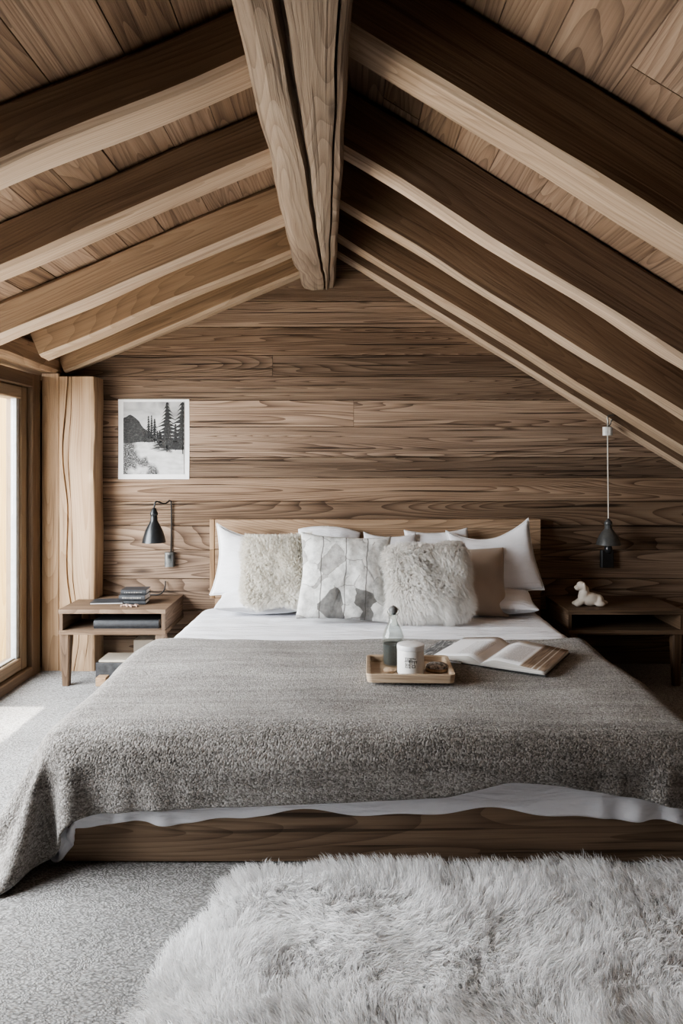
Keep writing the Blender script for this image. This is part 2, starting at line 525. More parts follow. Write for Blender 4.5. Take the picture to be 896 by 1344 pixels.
# ------------------------------------------------------------------ ceiling boards (both slopes, running along the ridge)
mb = MB()
def slope_boards(x_from, x_to, zf, d, sgn, width):
    x = x_from
    i = 0
    while (x - x_to) * sgn < 0:
        wdt = width * random.uniform(.8, 1.25)
        x2 = x + sgn * wdt
        if (x2 - x_to) * sgn > 0: x2 = x_to
        g = .0015 * sgn
        y = YF
        while y < YB + .03:
            y2 = min(y + random.uniform(2.2, 4.2), YB + .04)
            if YB - y2 < .5: y2 = YB + .04
            za, zb = zf(x + g) + d, zf(x2 - g) + d
            dz = random.uniform(-.002, .002)
            ring = lambda yy: [(x + g, yy, za + dz), (x2 - g, yy, zb + dz), (x2 - g, yy, zb + .03), (x + g, yy, za + .03)]
            mb.loft([ring(y + .001), ring(y2 - .001)], [y, y2], seed=random.random() * 60)
            y = y2
        x = x2
def slope_deck(x0, x1, zf, d):
    ring = lambda yy: [(x0, yy, zf(x0) + d + .012), (x1, yy, zf(x1) + d + .012), (x1, yy, zf(x1) + d + .05), (x0, yy, zf(x0) + d + .05)]
    mb.loft([ring(YF - .04), ring(YB + .05)], seed=2.0, tone=.3)
slope_boards(XRIDGE, -1.86, zl, DL, -1, .17)
slope_deck(XRIDGE, -1.86, zl, DL)
tag(mb.build('ceiling', M['ceil'], sharp=20), kind='structure')
mb = MB()
slope_boards(XRIDGE, XR + .1, zr, DR, 1, .16)
slope_deck(XRIDGE, XR + .1, zr, DR)
tag(mb.build('ceiling', M['ceil'], sharp=20), kind='structure')

# ------------------------------------------------------------------ other walls
mb = MB()   # right knee wall of boards
z = 0
while z < zr(XR) + DR - .01:
    z2 = min(z + .16, zr(XR) + DR - .005)
    bx(mb, XR, XR + .04, YF, YB, z + .001, z2 - .001, 'y', .003)
    z = z2
tag(mb.build('wall_right', M['wall']), kind='structure')
mb = MB()   # wall behind the camera
z = 0
while z < 2.55:
    z2 = z + .18
    a = max(XL - .12, (z2 - DL - 2.256) / .426 - .27); b = min(XR + .1, (2.36 + DR - z2) / .617)
    if b > a: bx(mb, a, b, YF - .04, YF, z + .001, z2 - .001, 'x', .003)
    z = z2
tag(mb.build('wall_front', M['wall']), kind='structure')
mb = MB()   # left wall: only the strips left and right of the glazing
y = YF
while y < 1.24:
    bx(mb, XL - .13, XL - .02, y, min(y + .2, 1.245) - .001, 0, 1.66, 'z', .004)
    y += .2
bx(mb, XL - .13, XL - .02, 4.155, YB + .03, 0, 1.66, 'z', .004)
tag(mb.build('wall_left', M['wall']), kind='structure')

# ------------------------------------------------------------------ window on the left
win = empty('window_1', (0, 0, 0), kind='structure')
WY0, WY1 = 1.25, 4.15
mb = MB()
fx0, fx1 = XL - .10, XL + .015
bx(mb, fx0, fx1, 4.045, WY1, 0, 1.675, 'z', .005)
bx(mb, fx0, fx1, WY0, WY0 + .12, 0, 1.675, 'z', .005)
bx(mb, fx0, fx1, WY0 + .12, 4.045, 1.60, 1.675, 'y', .005)
bx(mb, fx0, fx1, WY0 + .12, 4.045, 0, .055, 'y', .005)
mb.build('frame', M['frame'], win)
mb = MB()
sx0, sx1 = XL - .10, XL - .015
for a, b in ((WY0 + .122, 4.043),):
    bx(mb, sx0, sx1, b - .075, b, .057, 1.598, 'z', .006)
    bx(mb, sx0, sx1, a, a + .075, .057, 1.598, 'z', .006)
    bx(mb, sx0, sx1, a + .075, b - .075, 1.53, 1.598, 'y', .006)
    bx(mb, sx0, sx1, a + .075, b - .075, .057, .125, 'y', .006)
mb.build('sash', M['sash'], win)
mb = MB()
for a, b in ((WY0 + .197, 3.968),):
    bx(mb, XL - .057, XL - .027, b - .033, b - .0005, .126, 1.529, 'z', .002)
    bx(mb, XL - .057, XL - .035, a, b - .034, .126, .134, 'y', .002)
mb.build('glazing_bead', plain('grey_bead', (.42, .43, .43), .5), win)
for a, b in ((WY0 + .197, 3.934),):
    mb = MB()
    bx(mb, XL - .050, XL - .044, a, b, .135, 1.529, 'y', .0005)
    mb.build('glass_pane', M['glass'], win)

# outside: timber screen wall seen through the glass, and unseen pale ground added to bounce light onto it
mb = MB()
x = -1.838
while x > -4.2:
    bx(mb, x - .138, x, 4.12, 4.15, -.02, 2.1, 'z', .003)
    x -= .14
tag(mb.build('wall_outside', M['outside']), kind='structure')
mb = MB()
mb.quad([(-9, -6, -.03), (XL - .13, -6, -.03), (XL - .13, 9, -.03), (-9, 9, -.03)])
tag(mb.build('bounce_ground', plain('pale_bounce_ground', (.62, .60, .57), .9, 0, .08, 3.0), smooth=False), kind='structure')

# ------------------------------------------------------------------ rafters, ridge, post
left_near = [1.96, 2.55, 3.22, 3.72, 4.19]
right_near = [1.96, 2.75, 3.34, 3.87, 4.19]
names = ['nearest the camera', 'second from the camera', 'third from the camera', 'fourth from the camera', 'lying against the back wall']
for k, y in enumerate(left_near):
    wY = (.15, .13, .115, .12, .105)[k]
    mb = MB()
    x0, x1 = -.24, (-1.70, -1.68, -1.60, -1.57, -1.622)[k]
    d = DL * math.cos(math.atan(.426)) - .002
    yc = y + wY / 2
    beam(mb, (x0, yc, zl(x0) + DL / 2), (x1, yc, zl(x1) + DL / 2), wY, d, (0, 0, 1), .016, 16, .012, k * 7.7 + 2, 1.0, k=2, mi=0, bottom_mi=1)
    o = mb.build('rafter', [M['rafter'] if k < 2 else M['rafter_w'], M['rafter_lit']])
    tag(o, 'rough timber rafter on the left slope, ' + names[k], 'rafter', 'rafters of the left roof slope')
for k, y in enumerate(right_near):
    wY = (.155, .115, .10, .12, .105)[k]
    mb = MB()
    x0, x1 = -.075, 2.44
    d = DR * math.cos(math.atan(.617)) - .002
    yc = y + wY / 2
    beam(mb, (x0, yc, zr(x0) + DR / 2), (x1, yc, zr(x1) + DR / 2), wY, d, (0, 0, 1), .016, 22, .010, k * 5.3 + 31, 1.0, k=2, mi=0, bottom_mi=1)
    o = mb.build('rafter', [M['rafter'], M['rafter_lit']])
    tag(o, 'long timber rafter on the right slope, ' + names[k], 'rafter', 'rafters of the right roof slope')

# ridge beam: crooked, cracked, tapering towards the back wall
mb = MB()
rings, us = [], []
NS = 60
for i in range(NS + 1):
    t = i / NS
    y = YF + (4.285 - YF) * t
    q = (y - 1.5) / (4.285 - 1.5)                # 0 at photo top, 1 at the wall
    xl_ = -.232 + (-.262 + .232) * q
    xr_ = .022 + (-.047 - .022) * q
    zb = 2.125 + .075 * q
    if y > 3.85:                                  # notch on the left near the wall
        xl_ += .022
    xl_ += .012 * n3(y * 2.3, 1, 5); xr_ += .008 * n3(y * 2.6, 7, 5); zb += .010 * n3(y * 1.8, 3, 9)
    top = 2.74
    gx = xl_ + (xr_ - xl_) * (.40 + .30 * q) + .012 * n3(y * 3.1, 9, 2)
    gw = .006 + .006 * max(0, 1 - q) + .002 * n3(y * 6, 2, 2)
    hx = xr_ - .03 - .008 * q + .008 * n3(y * 2.2, 19, 2)
    hw = .004 * (1 if q < .8 else max(0.02, (1 - q) * 5))
    j = lambda s: .004 * n3(y * 5, s, 1)
    pts = [(xl_, top), (xl_ + j(1), zb + .20), (xl_ + j(2), zb + .028), (xl_ + .014, zb + .008), (xl_ + .045, zb + j(3)),
           (xl_ * .55 + gx * .45, zb - .004 + j(4)), (gx - gw, zb + j(5)), (gx - gw * .3, zb + .05), (gx + gw * .5, zb + .05), (gx + gw, zb + .003 + j(6)),
           (gx * .5 + hx * .5, zb - .004 + j(7)), (hx - hw, zb + .004), (hx, zb + .035), (hx + hw, zb + .008),
           (xr_ - .012, zb + .010 + j(8)), (xr_, zb + .03), (xr_ + j(9), zb + .2), (xr_, top)]
    rings.append([(px, y, pz) for px, pz in pts]); us.append(y)
mb.loft(rings, us, seed=4.2)
tag(mb.build('ridge_beam', M['ridge'], sharp=50), 'massive cracked timber ridge beam running down the middle of the ceiling', 'beam')

# eaves beam along the top of the left wall
mb = MB()
beam(mb, (-1.735, YF, 1.745), (-1.735, 4.29, 1.765), .235, .135, (0, 0, 1), .02, 30, .014, 77, 1.0, k=2)
tag(mb.build('eaves_beam', M['post']), 'rough pale eaves beam above the window, carrying the left rafters', 'beam')

# corner post: two boards with a split
mb = MB()
rings, us = [], []
for i in range(31):
    t = i / 30; z = 1.672 * t
    x0, x1 = -1.612, -1.405 - .012 * abs(n3(z * 1.3, 5, 1))
    yf = 4.15
    g = -1.575 + .035 * n3(z * 2.0, 8, 3) + .02 * (1 - t)
    g2 = g + .028 + .02 * n3(z * 2.6, 18, 3)
    dp = .016 + .012 * n3(z * 3, 2, 2)
    w2 = .0025 + .002 * n3(z * 5, 3, 1)
    jj = lambda s: .004 * n3(z * 4, s, 1)
    pts = [(x0, 4.294), (x0, yf + .006), (x0 + .006, yf + jj(1)), (g - .0035, yf + jj(2)), (g, yf + dp * .8), (g + .005, yf + .003 + jj(3)), (g2 - w2, yf + .003 + jj(4)),
           (g2, yf + dp * .8), (g2 + w2, yf + jj(5)), (g2 + .05, yf + jj(6)), (x1 - .05, yf + jj(7)), (x1 - .008, yf + jj(8)), (x1, yf + .008), (x1, 4.294)]
    rings.append([(a, b, z) for a, b in pts]); us.append(z)
mb.loft(rings, us, seed=9.1)
tag(mb.build('corner_post', M['post'], sharp=50), 'split pale timber post standing in the corner beside the window', 'post')
mb = MB()
bx(mb, XL + .016, -1.614, 4.16, 4.29, 0, 1.69, 'z', .004, seed=14.6, n=10, wob=.003)
tag(mb.build('trim_1', M['post']), kind='structure')

# ------------------------------------------------------------------ bed
BX0, BX1, BY0, BY1 = -.80, 1.15, 2.155, 4.215
bed = empty('bed', (.175, 3.2, 0), label='wide low timber platform bed with a plank headboard, dressed in white and grey', cat='bed')
def bedpart(mbx, name, mat):
    o = mbx.build(name, mat, bed)
    o.matrix_parent_inverse = Matrix.Translation(-bed.location)
    return o
mb = MB(); bx(mb, BX0 - .022, BX1 + .022, BY0, BY0 + .04, .004, .205, 'x', .004, seed=3.3, n=12, wob=.002)
bedpart(mb, 'front_panel', M['base'])
for x in (BX0 - .02, BX1 - .02):
    mb = MB(); bx(mb, x, x + .04, BY0 + .041, BY1, .004, .205, 'y', .004, n=6)
    bedpart(mb, 'side_panel', M['base'])
mb = MB()
hx0, hx1 = -.770, 1.145
zs = [.06, .40, .682, .856]
for i in range(3):
    bx(mb, hx0 + .03, hx1 - .005, 4.225, 4.285, zs[i] + .001, zs[i + 1] - .001, 'x', .004, seed=21.5 + i * 3.1, tone=(1, .95, 1.05)[i], n=8, wob=.002)
bx(mb, hx0, hx0 + .029, 4.223, 4.285, .40, .681, 'z', .004, seed=2.2, tone=1.15)
bx(mb, hx0, hx0 + .029, 4.223, 4.285, .683, .856, 'z', .004, seed=2.9, tone=1.1)
bedpart(mb, 'headboard', M['head'])


def round_box(x0, x1, y0, y1, z0, z1, r, n=5):
    bm = bmesh.new()
    bmesh.ops.create_cube(bm, size=1)
    for v in bm.verts:
        v.co = Vector(((x0 + x1) / 2 + v.co.x * (x1 - x0), (y0 + y1) / 2 + v.co.y * (y1 - y0), (z0 + z1) / 2 + v.co.z * (z1 - z0)))
    bmesh.ops.bevel(bm, geom=bm.edges[:], offset=r, segments=n, affect='EDGES', profile=.5)
    return bm


def bm_obj(bm, name, mat, parent=None, smooth=True):
    me = bpy.data.meshes.new(name)
    uvl = bm.loops.layers.uv.verify()
    for f in bm.faces:
        for l in f.loops:
            if len(f.verts) and abs(f.normal.z) > .6: l[uvl].uv = (l.vert.co.x, l.vert.co.y)
            elif abs(f.normal.x) > .6: l[uvl].uv = (l.vert.co.y, l.vert.co.z)
            else: l[uvl].uv = (l.vert.co.x, l.vert.co.z)
    bm.to_mesh(me); bm.free()
    me.materials.append(mat)
    if smooth:
        me.polygons.foreach_set('use_smooth', [True] * len(me.polygons))
    o = bpy.data.objects.new(name, me); COL.objects.link(o)
    if parent: o.parent = parent
    return o


MZ = .355
MX0, MX1 = -.845, 1.095      # bedding
o = bm_obj(round_box(BX0 + .004, MX1 - .012, BY0 + .012, BY1 - .005, .21, MZ, .06), 'mattress', M['mattress'], bed)
o.matrix_parent_inverse = Matrix.Translation(-bed.location)


# ---- cloth draped by a small position-based simulation
def drape(rest, lo, hi, r, thick_floor, steps=260, iters=10, bend=.25, seed=1, z0=.5, fric=.35, pin=None, flare=0.0, outer=None):
    """rest: (ny,nx,2) flat positions; collides with a rounded box lo..hi and the floor"""
    g = np.random.default_rng(seed)
    ny, nx, _ = rest.shape
    P = np.zeros((ny, nx, 3)); P[..., :2] = rest; P[..., 2] = z0 + g.normal(0, .002, (ny, nx))
    V = np.zeros_like(P)
    S = lambda a, b, s=1: slice(a, b, s)
    cons = []
    def add(ai, aj, bi, bj, k):
        A, B = rest[ai, aj], rest[bi, bj]
        L = np.linalg.norm(B - A, axis=-1)
        cons.append((ai, aj, bi, bj, L, k))
    def pair(n, s):   # index slices for steps of s along n, coloured
        out = []
        for o in range(2 * s):
            if o >= 2 * s: break
            idx = np.arange(n - s)
            sel = idx[(idx // s) % 2 == (o // s)][(idx[(idx // s) % 2 == (o // s)] % s) == (o % s)] if s > 1 else idx[idx % 2 == o]
            if len(sel): out.append(sel)
        return out
    al_i = np.arange(ny)[:, None]; al_j = np.arange(nx)[None, :]
    for s, k in ((1, 1.0), (2, bend)):
        for sel in pair(nx, s):
            add(al_i, sel[None, :], al_i, sel[None, :] + s, k)
        for sel in pair(ny, s):
            add(sel[:, None], al_j, sel[:, None] + s, al_j, k)
    for o in (0, 1):
        sel = np.arange(ny - 1); sel = sel[sel % 2 == o]
        for d in (0, 1):
            j = np.arange(nx - 1)
            add(sel[:, None], j[None, :] + d, sel[:, None] + 1, j[None, :] + 1 - d, .35)
    lo = np.array(lo); hi = np.array(hi)
    c = (lo + hi) / 2; h = (hi - lo) / 2 - r
    dt = 1 / 60
    for st in range(steps):
        V[..., 2] -= 3.0 * dt
        V *= .975 if st < steps * .7 else .93
        Q = P.copy()
        P = P + V * dt
        for it in range(iters):
            for ai, aj, bi, bj, L, k in cons:
                A = P[ai, aj]; B = P[bi, bj]
                d = B - A
                l = np.sqrt((d * d).sum(-1)) + 1e-9
                cc = (k * .5 * (l - L) / l)[..., None]
                P[ai, aj] = A + d * cc
                P[bi, bj] = B - d * cc
            if pin is not None: P[..., :2] = np.where(pin[..., None], rest, P[..., :2])
            # collisions
            sh = flare * np.clip((4.1 - P[..., 1]) / 1.0, 0, 1)
            rel = P - c
            rel[..., 0] = np.where(rel[..., 0] < 0, np.minimum(rel[..., 0] + sh, 0), rel[..., 0])
            if outer is not None and st > 70:     # cloth tucked under another cloth: keep it inside a rounded outline
                ox, oy, orr = outer; slack = .22 * max(0.0, 1 - (st - 70) / 70); ox -= slack; oy -= slack
                ax_ = np.maximum((ox - sh + orr) - P[..., 0], 0); ay_ = np.maximum((oy + orr) - P[..., 1], 0)
                dl = np.sqrt(ax_ * ax_ + ay_ * ay_) + 1e-9
                k_ = np.where(dl > orr, (dl - orr) / dl, 0)
                P[..., 0] += ax_ * k_; P[..., 1] += ay_ * k_
            q = np.abs(rel) - h
            qm = np.maximum(q, 0)
            ln = np.sqrt((qm * qm).sum(-1))
            inside = q.max(-1)
            dist = ln + np.minimum(inside, 0) - r
            hit = dist < 0
            if hit.any():
                nrm = np.where(ln[..., None] > 1e-6, qm / (ln[..., None] + 1e-9), 0.0)
                deep = ln <= 1e-6
                if deep.any():
                    ax = q.argmax(-1)
                    e = np.eye(3)[ax]
                    nrm = np.where(deep[..., None], e, nrm)
                nrm = nrm * np.where(rel >= 0, 1, -1)
                P = np.where(hit[..., None], P - nrm * dist[..., None], P)
                mv = P - Q
                P = np.where(hit[..., None], P - mv * fric * .25 * np.array([1, 1, 0]), P)
            fl = P[..., 2] < thick_floor
            if fl.any():
                P[..., 2] = np.where(fl, thick_floor, P[..., 2])
                P[..., :2] = np.where(fl[..., None], P[..., :2] - (P - Q)[..., :2] * .4, P[..., :2])
        V = (P - Q) / dt
        sp = np.sqrt((V * V).sum(-1, keepdims=True))
        V = np.where(sp > 2.5, V * 2.5 / (sp + 1e-9), V)
    return P


def grid_obj(P, uv, name, mat, thick, parent=None, sub=1):
    ny, nx, _ = P.shape
    me = bpy.data.meshes.new(name)
    idx = np.arange(ny * nx).reshape(ny, nx)
    faces = np.stack([idx[:-1, :-1], idx[:-1, 1:], idx[1:, 1:], idx[1:, :-1]], -1).reshape(-1, 4)
    me.from_pydata(P.reshape(-1, 3).tolist(), [], faces.tolist())
    l = np.empty(len(me.loops), dtype=np.int32); me.loops.foreach_get('vertex_index', l)
    ul = me.uv_layers.new(name='UVMap')
    ul.data.foreach_set('uv', uv.reshape(-1, 2)[l].astype(np.float32).ravel())
    me.polygons.foreach_set('use_smooth', [True] * len(me.polygons))
    me.materials.append(mat)
    me.update()
    o = bpy.data.objects.new(name, me); COL.objects.link(o)
    if parent: o.parent = parent
    if thick:
        m = o.modifiers.new('thick', 'SOLIDIFY'); m.thickness = thick; m.offset = 1
        m.use_rim = True
    if sub:
        m = o.modifiers.new('sub', 'SUBSURF'); m.levels = sub; m.render_levels = sub
    return o


def vnoise(X, Y, seed, octs=3):
    g = np.random.default_rng(seed)
    out = np.zeros_like(X); amp = 1.0; f = 1.0
    for o in range(octs):
        for k in range(3):
            a = g.uniform(0, 2 * PI); p = g.uniform(0, 6.28)
            out += amp * np.sin(f * (X * math.cos(a) + Y * math.sin(a)) * g.uniform(.7, 1.4) + p) / 3
        amp *= .5; f *= 2.1
    return out


def lerp_tab(x, tab):
    return np.interp(x, [t[0] for t in tab], [t[1] for t in tab])


# white duvet
nx, ny = 104, 110
U = np.linspace(0, 1, nx)[None, :].repeat(ny, 0); Vv = np.linspace(0, 1, ny)[:, None].repeat(nx, 1)
X = -1.03 + (1.29 + 1.03) * U
front = 2.14 - lerp_tab(X, [(-1.1, .26), (-.8, .215), (-.6, .195), (-.4, .18), (0, .165), (.5, .165), (.8, .175), (1.0, .20), (1.15, .22), (1.4, .22)]) - .010 * np.sin(X * 11) - .006 * np.sin(X * 23 + 1)
back = 4.10
Yr = back + (front - back) * Vv
rest = np.stack([X, Yr], -1)
PD = drape(rest, (MX0 + .03, BY0 - .004, -.3), (MX1, BY1 + .4, MZ + .008), .075, .012, flare=.03, outer=(MX0 + .010, BY0 - .020, .025), steps=190, iters=13, bend=.2, seed=3, z0=.42, pin=(X > MX0 + .12) & (X < MX1 - .12) & (Yr > BY0 + .13))
topm = np.clip((PD[..., 2] - .33) / .03, 0, 1)
PD[..., 2] += topm * (.004 + .006 * np.maximum(vnoise(X * 7, Yr * 45, 5, 2), -.4) + .003 * vnoise(X * 16, Yr * 70, 6, 2)) * np.clip((Yr - 3.1) * 4, .35, 1) * np.clip((Yr - 2.3) * 3, 0, 1)
duvet = grid_obj(PD, np.stack([X, Yr], -1), 'duvet', M['linen'], .010)
tag(duvet, 'white linen duvet covering the bed, its hem hanging below the grey blanket', 'duvet')

# grey blanket
nx, ny = 124, 76
U = np.linspace(0, 1, nx)[None, :].repeat(ny, 0); Vv = np.linspace(0, 1, ny)[:, None].repeat(nx, 1)
X = -1.265 + (1.44 + 1.265) * U
front = 2.125 - lerp_tab(X, [(-1.3, .23), (-1.05, .27), (-.92, .285), (-.83, .21), (-.78, .185), (-.4, .168), (0, .155), (.3, .14), (.48, .095), (.62, .105), (.9, .15), (1.15, .19), (1.5, .20)])
back = lerp_tab(X, [(-1.3, 3.30), (-.8, 3.27), (0, 3.28), (.6, 3.26), (1.15, 3.28), (1.5, 3.2)]) + .012 * np.sin(X * 5)
Yr = back + (front - back) * Vv
X = X + 0.0 * Vv
rest = np.stack([X, Yr], -1)
PB = drape(rest, (MX0 - .020, BY0 - .036, -.3), (MX1 + .028, BY1 + .4, MZ + .036), .10, .012, steps=240, iters=13, bend=.5, flare=.055, seed=8, z0=.45, pin=(X > MX0 + .14) & (X < MX1 - .14) & (Yr > BY0 + .15))
topm = np.clip((PB[..., 2] - .30) / .06, 0, 1)
und = vnoise(X * 5, Yr * 9, 15)
PB[..., 2] += topm * np.clip(.007 + .010 * und, 0, .03)
PB[..., 1] -= (1 - topm) * .006 * (1 + vnoise(X * 8, Yr * 5, 25)) * (PB[..., 1] < 2.2)
blanket = grid_obj(PB, np.stack([X, Yr], -1), 'wool_blanket', M['blanket'], .010)
tag(blanket, 'grey speckled knitted wool blanket spread over the foot half of the bed', 'blanket')
BZ = MZ + .036 + .016     # top of the blanket


# ------------------------------------------------------------------ pillows
def pillow_pts(w, h, T, n=30, pinch=.07, sag=0.0, seed=0, crumple=.006, ex=.42):
    u = np.linspace(-1, 1, n)
    u = np.sign(u) * (1 - (1 - np.abs(u)) ** 1.25)
    Ug, Vg = np.meshgrid(u, u)
    prof = np.clip((1 - Ug ** 2) * (1 - Vg ** 2), 0, 1) ** ex
    x = w / 2 * Ug * (1 - pinch * (1 - Vg ** 2))
    z = h / 2 * Vg * (1 - pinch * (1 - Ug ** 2))
    z = z - sag * (1 - Ug ** 2) * (Vg + 1) / 2
    nz = vnoise(x * 16, z * 16, seed, 3)
    x = x + .006 * vnoise(z * 14, x * 9, seed + 1, 2); z = z + .006 * vnoise(x * 12, z * 8, seed + 2, 2)
    yf = -T / 2 * prof + crumple * nz * prof ** .5
    yb = T / 2 * prof + crumple * vnoise(x * 14, z * 14, seed + 9, 2) * prof ** .5
    return x, z, yf, yb, Ug, Vg


def pillow(name, loc, w, h, T, tilt, rz=0.0, ry=0.0, mat=None, pinch=.07, sag=0.0, seed=0, piping=False, label=None, group=None, fur=None, crumple=.014, cat='pillow', pmat=None):
    n = 30
    x, z, yf, yb, Ug, Vg = pillow_pts(w, h, T, n, pinch, sag, seed, crumple)
    Vf = np.stack([x, yf, z], -1).reshape(-1, 3)
    Vb = np.stack([x, yb, z], -1)
    inner = np.zeros((n, n), bool); inner[1:-1, 1:-1] = True
    idf = np.arange(n * n).reshape(n, n)
    idb = idf.copy(); idb[inner] = n * n + np.arange(inner.sum())
    verts = np.concatenate([Vf, Vb[inner]])
    ff = np.stack([idf[:-1, :-1], idf[:-1, 1:], idf[1:, 1:], idf[1:, :-1]], -1).reshape(-1, 4)
    fb = np.stack([idb[:-1, :-1], idb[1:, :-1], idb[1:, 1:], idb[:-1, 1:]], -1).reshape(-1, 4)
    faces = np.concatenate([ff, fb])
    uvv = np.concatenate([np.stack([x, z], -1).reshape(-1, 2), np.stack([x, z], -1)[inner] + 3])
    R = Matrix.Translation(loc) @ Matrix.Rotation(rz, 4, 'Z') @ Matrix.Rotation(-tilt, 4, 'X') @ Matrix.Rotation(ry, 4, 'Y')
    if fur is None:
        me = bpy.data.meshes.new(name)
        me.from_pydata(verts.tolist(), [], faces.tolist())
        l = np.empty(len(me.loops), dtype=np.int32); me.loops.foreach_get('vertex_index', l)
        ul = me.uv_layers.new(name='UVMap'); ul.data.foreach_set('uv', uvv[l].astype(np.float32).ravel())
        me.polygons.foreach_set('use_smooth', [True] * len(me.polygons))
        me.materials.append(mat)
        o = bpy.data.objects.new(name, me); COL.objects.link(o)
        m = o.modifiers.new('sub', 'SUBSURF'); m.levels = 1; m.render_levels = 1
        o.matrix_world = R
        if piping:
            ring = [(x[0, j], 0, z[0, j]) for j in range(n)] + [(x[i, -1], 0, z[i, -1]) for i in range(1, n)] + \
                   [(x[-1, j], 0, z[-1, j]) for j in range(n - 2, -1, -1)] + [(x[i, 0], 0, z[i, 0]) for i in range(n - 2, -1, -1)]
            mb = MB(); tube(mb, ring, .0045, 6, cap=False)
            p = mb.build('piping', pmat or M['mattress'], o)
        return tag(o, label, cat, group)
    # furry: base plus strands, in world space so that the fur hangs
    dens, ln, wd, mat_f = fur['n'], fur['len'], fur['w'], mat
    W = np.array(R)
    vw = verts @ W[:3, :3].T + W[:3, 3]
    tri = np.concatenate([faces[:, [0, 1, 2]], faces[:, [0, 2, 3]]])
    return fur_object(name, vw, faces, tri, dens, ln, wd, mat_f, seed, label, cat, group, fur)


def fur_object(name, vw, faces, tri, count, ln, wd, mat, seed, label, cat, group, opt, inward=None):
    g = np.random.default_rng(seed + 100)
    a, b, c = vw[tri[:, 0]], vw[tri[:, 1]], vw[tri[:, 2]]
    nr = np.cross(b - a, c - a); ar = np.linalg.norm(nr, axis=1); nr = nr / (ar[:, None] + 1e-12)
    wgt = ar * (nr[:, 1] < .35) if opt.get('front') else ar
    if opt.get('up'): wgt = ar * (nr[:, 2] > -.2)
    ti = g.choice(len(tri), count, p=wgt / wgt.sum())
    r1, r2 = np.sqrt(g.random(count)), g.random(count)
    root = a[ti] * (1 - r1)[:, None] + b[ti] * (r1 * (1 - r2))[:, None] + c[ti] * (r1 * r2)[:, None]
    nm = nr[ti]
    # clumps
    nc = opt.get('clumps', count // 40)
    ci = g.choice(count, nc, replace=False)
    kd = KDTree(nc)
    for i, k in enumerate(ci): kd.insert(root[k], i)
    kd.balance()
    own = np.array([kd.find(p)[1] for p in root])
    fr = opt.get('freq', 14.0)
    def field(p, s):
        return np.stack([vnoise(p[:, 0] * fr + p[:, 2] * fr * .7, p[:, 1] * fr - p[:, 2] * fr * .6, s + k, 3) for k in range(3)], -1)
    flow = field(root, seed)
    L = ln * (1 + .35 * vnoise(root[:, 0] * 20, root[:, 1] * 20 + root[:, 2] * 20, seed + 7, 2)) * g.uniform(.7, 1.2, count)
    d = nm + flow * opt.get('flow', .5) + g.normal(0, opt.get('rand', .18), (count, 3)) + np.array(opt.get('lean', (0, 0, 0)))
    d /= np.linalg.norm(d, axis=1, keepdims=True)
    cd = d[ci][own]; croot = root[ci][own]
    grav = np.array([0, 0, -1.0]) * opt.get('droop', .3)
    segs = [0, .38, .72, 1.0]
    cl = opt.get('clump', .6)
    rows = []
    curl = opt.get('curl', 0.0)
    ph = (g.random(nc) * 6.28)[own]
    side = np.cross(d, g.normal(0, 1, (count, 3))); side /= np.linalg.norm(side, axis=1, keepdims=True)
    cside = side[ci][own]
    for s in segs:
        p = root + d * (L * s)[:, None] + grav * (L * s * s)[:, None]
        q = croot + cd * (L * s)[:, None] + grav * (L * s * s)[:, None]
        if curl: q = q + cside * (np.sin(s * 5 + ph) * curl * s)[:, None]
        k = cl * s
        rows.append(p * (1 - k) + q * k)
    if opt.get('floor') is not None:
        for rr in rows: rr[:, 2] = np.maximum(rr[:, 2], opt['floor'])
    wts = [1.0, .85, .6]
    nv = 7
    S = np.zeros((count, nv, 3))
    for i in range(3):
        S[:, i * 2] = rows[i] - side * (wd * wts[i])
        S[:, i * 2 + 1] = rows[i] + side * (wd * wts[i])
    S[:, 6] = rows[3]
    base = len(vw)
    off = base + np.arange(count)[:, None] * nv
    q1 = off + np.array([0, 1, 3, 2]); q2 = off + np.array([2, 3, 5, 4]); t3 = off + np.array([4, 5, 6])
    V = np.concatenate([vw, S.reshape(-1, 3)])
    nq = len(faces) + 2 * count
    loops = np.concatenate([faces.ravel(), q1.ravel(), q2.ravel(), t3.ravel()]).astype(np.int32)
    starts = np.concatenate([np.arange(nq) * 4, nq * 4 + np.arange(count) * 3]).astype(np.int32)
    me = bpy.data.meshes.new(name)
    me.vertices.add(len(V)); me.vertices.foreach_set('co', V.astype(np.float32).ravel())
    me.loops.add(len(loops)); me.loops.foreach_set('vertex_index', loops)
    me.polygons.add(len(starts)); me.polygons.foreach_set('loop_start', starts)
    me.update(calc_edges=True)
    rv = g.random(count)
    uvv = np.zeros((len(V), 2)); uvv[:base] = (.3, .0)
    SU = np.zeros((count, nv, 2)); SU[..., 0] = rv[:, None]; SU[..., 1] = np.array([0, 0, .38, .38, .72, .72, 1.0])
    uvv[base:] = SU.reshape(-1, 2)
    ul = me.uv_layers.new(name='UVMap'); ul.data.foreach_set('uv', uvv[loops].astype(np.float32).ravel())
    me.polygons.foreach_set('use_smooth', np.ones(len(starts), bool))
    # shade strands by the surface they grow from
    N = np.zeros((len(V), 3))
    vn = np.zeros((base, 3))
    fn = np.cross(vw[faces[:, 1]] - vw[faces[:, 0]], vw[faces[:, 2]] - vw[faces[:, 0]])
    for k in range(4): np.add.at(vn, faces[:, k], fn)
    N[:base] = vn
    up = opt.get('nmix', .6)
    sn = nm * up + np.cross(side, d) * (1 - up) * np.where((np.cross(side, d) * nm).sum(1, keepdims=True) < 0, -1, 1) + flow * opt.get('nflow', .35)
    N[base:] = np.repeat(sn, nv, axis=0)
    N /= np.linalg.norm(N, axis=1, keepdims=True) + 1e-9
    me.materials.append(mat)
    me.validate()
    o = bpy.data.objects.new(name, me); COL.objects.link(o)
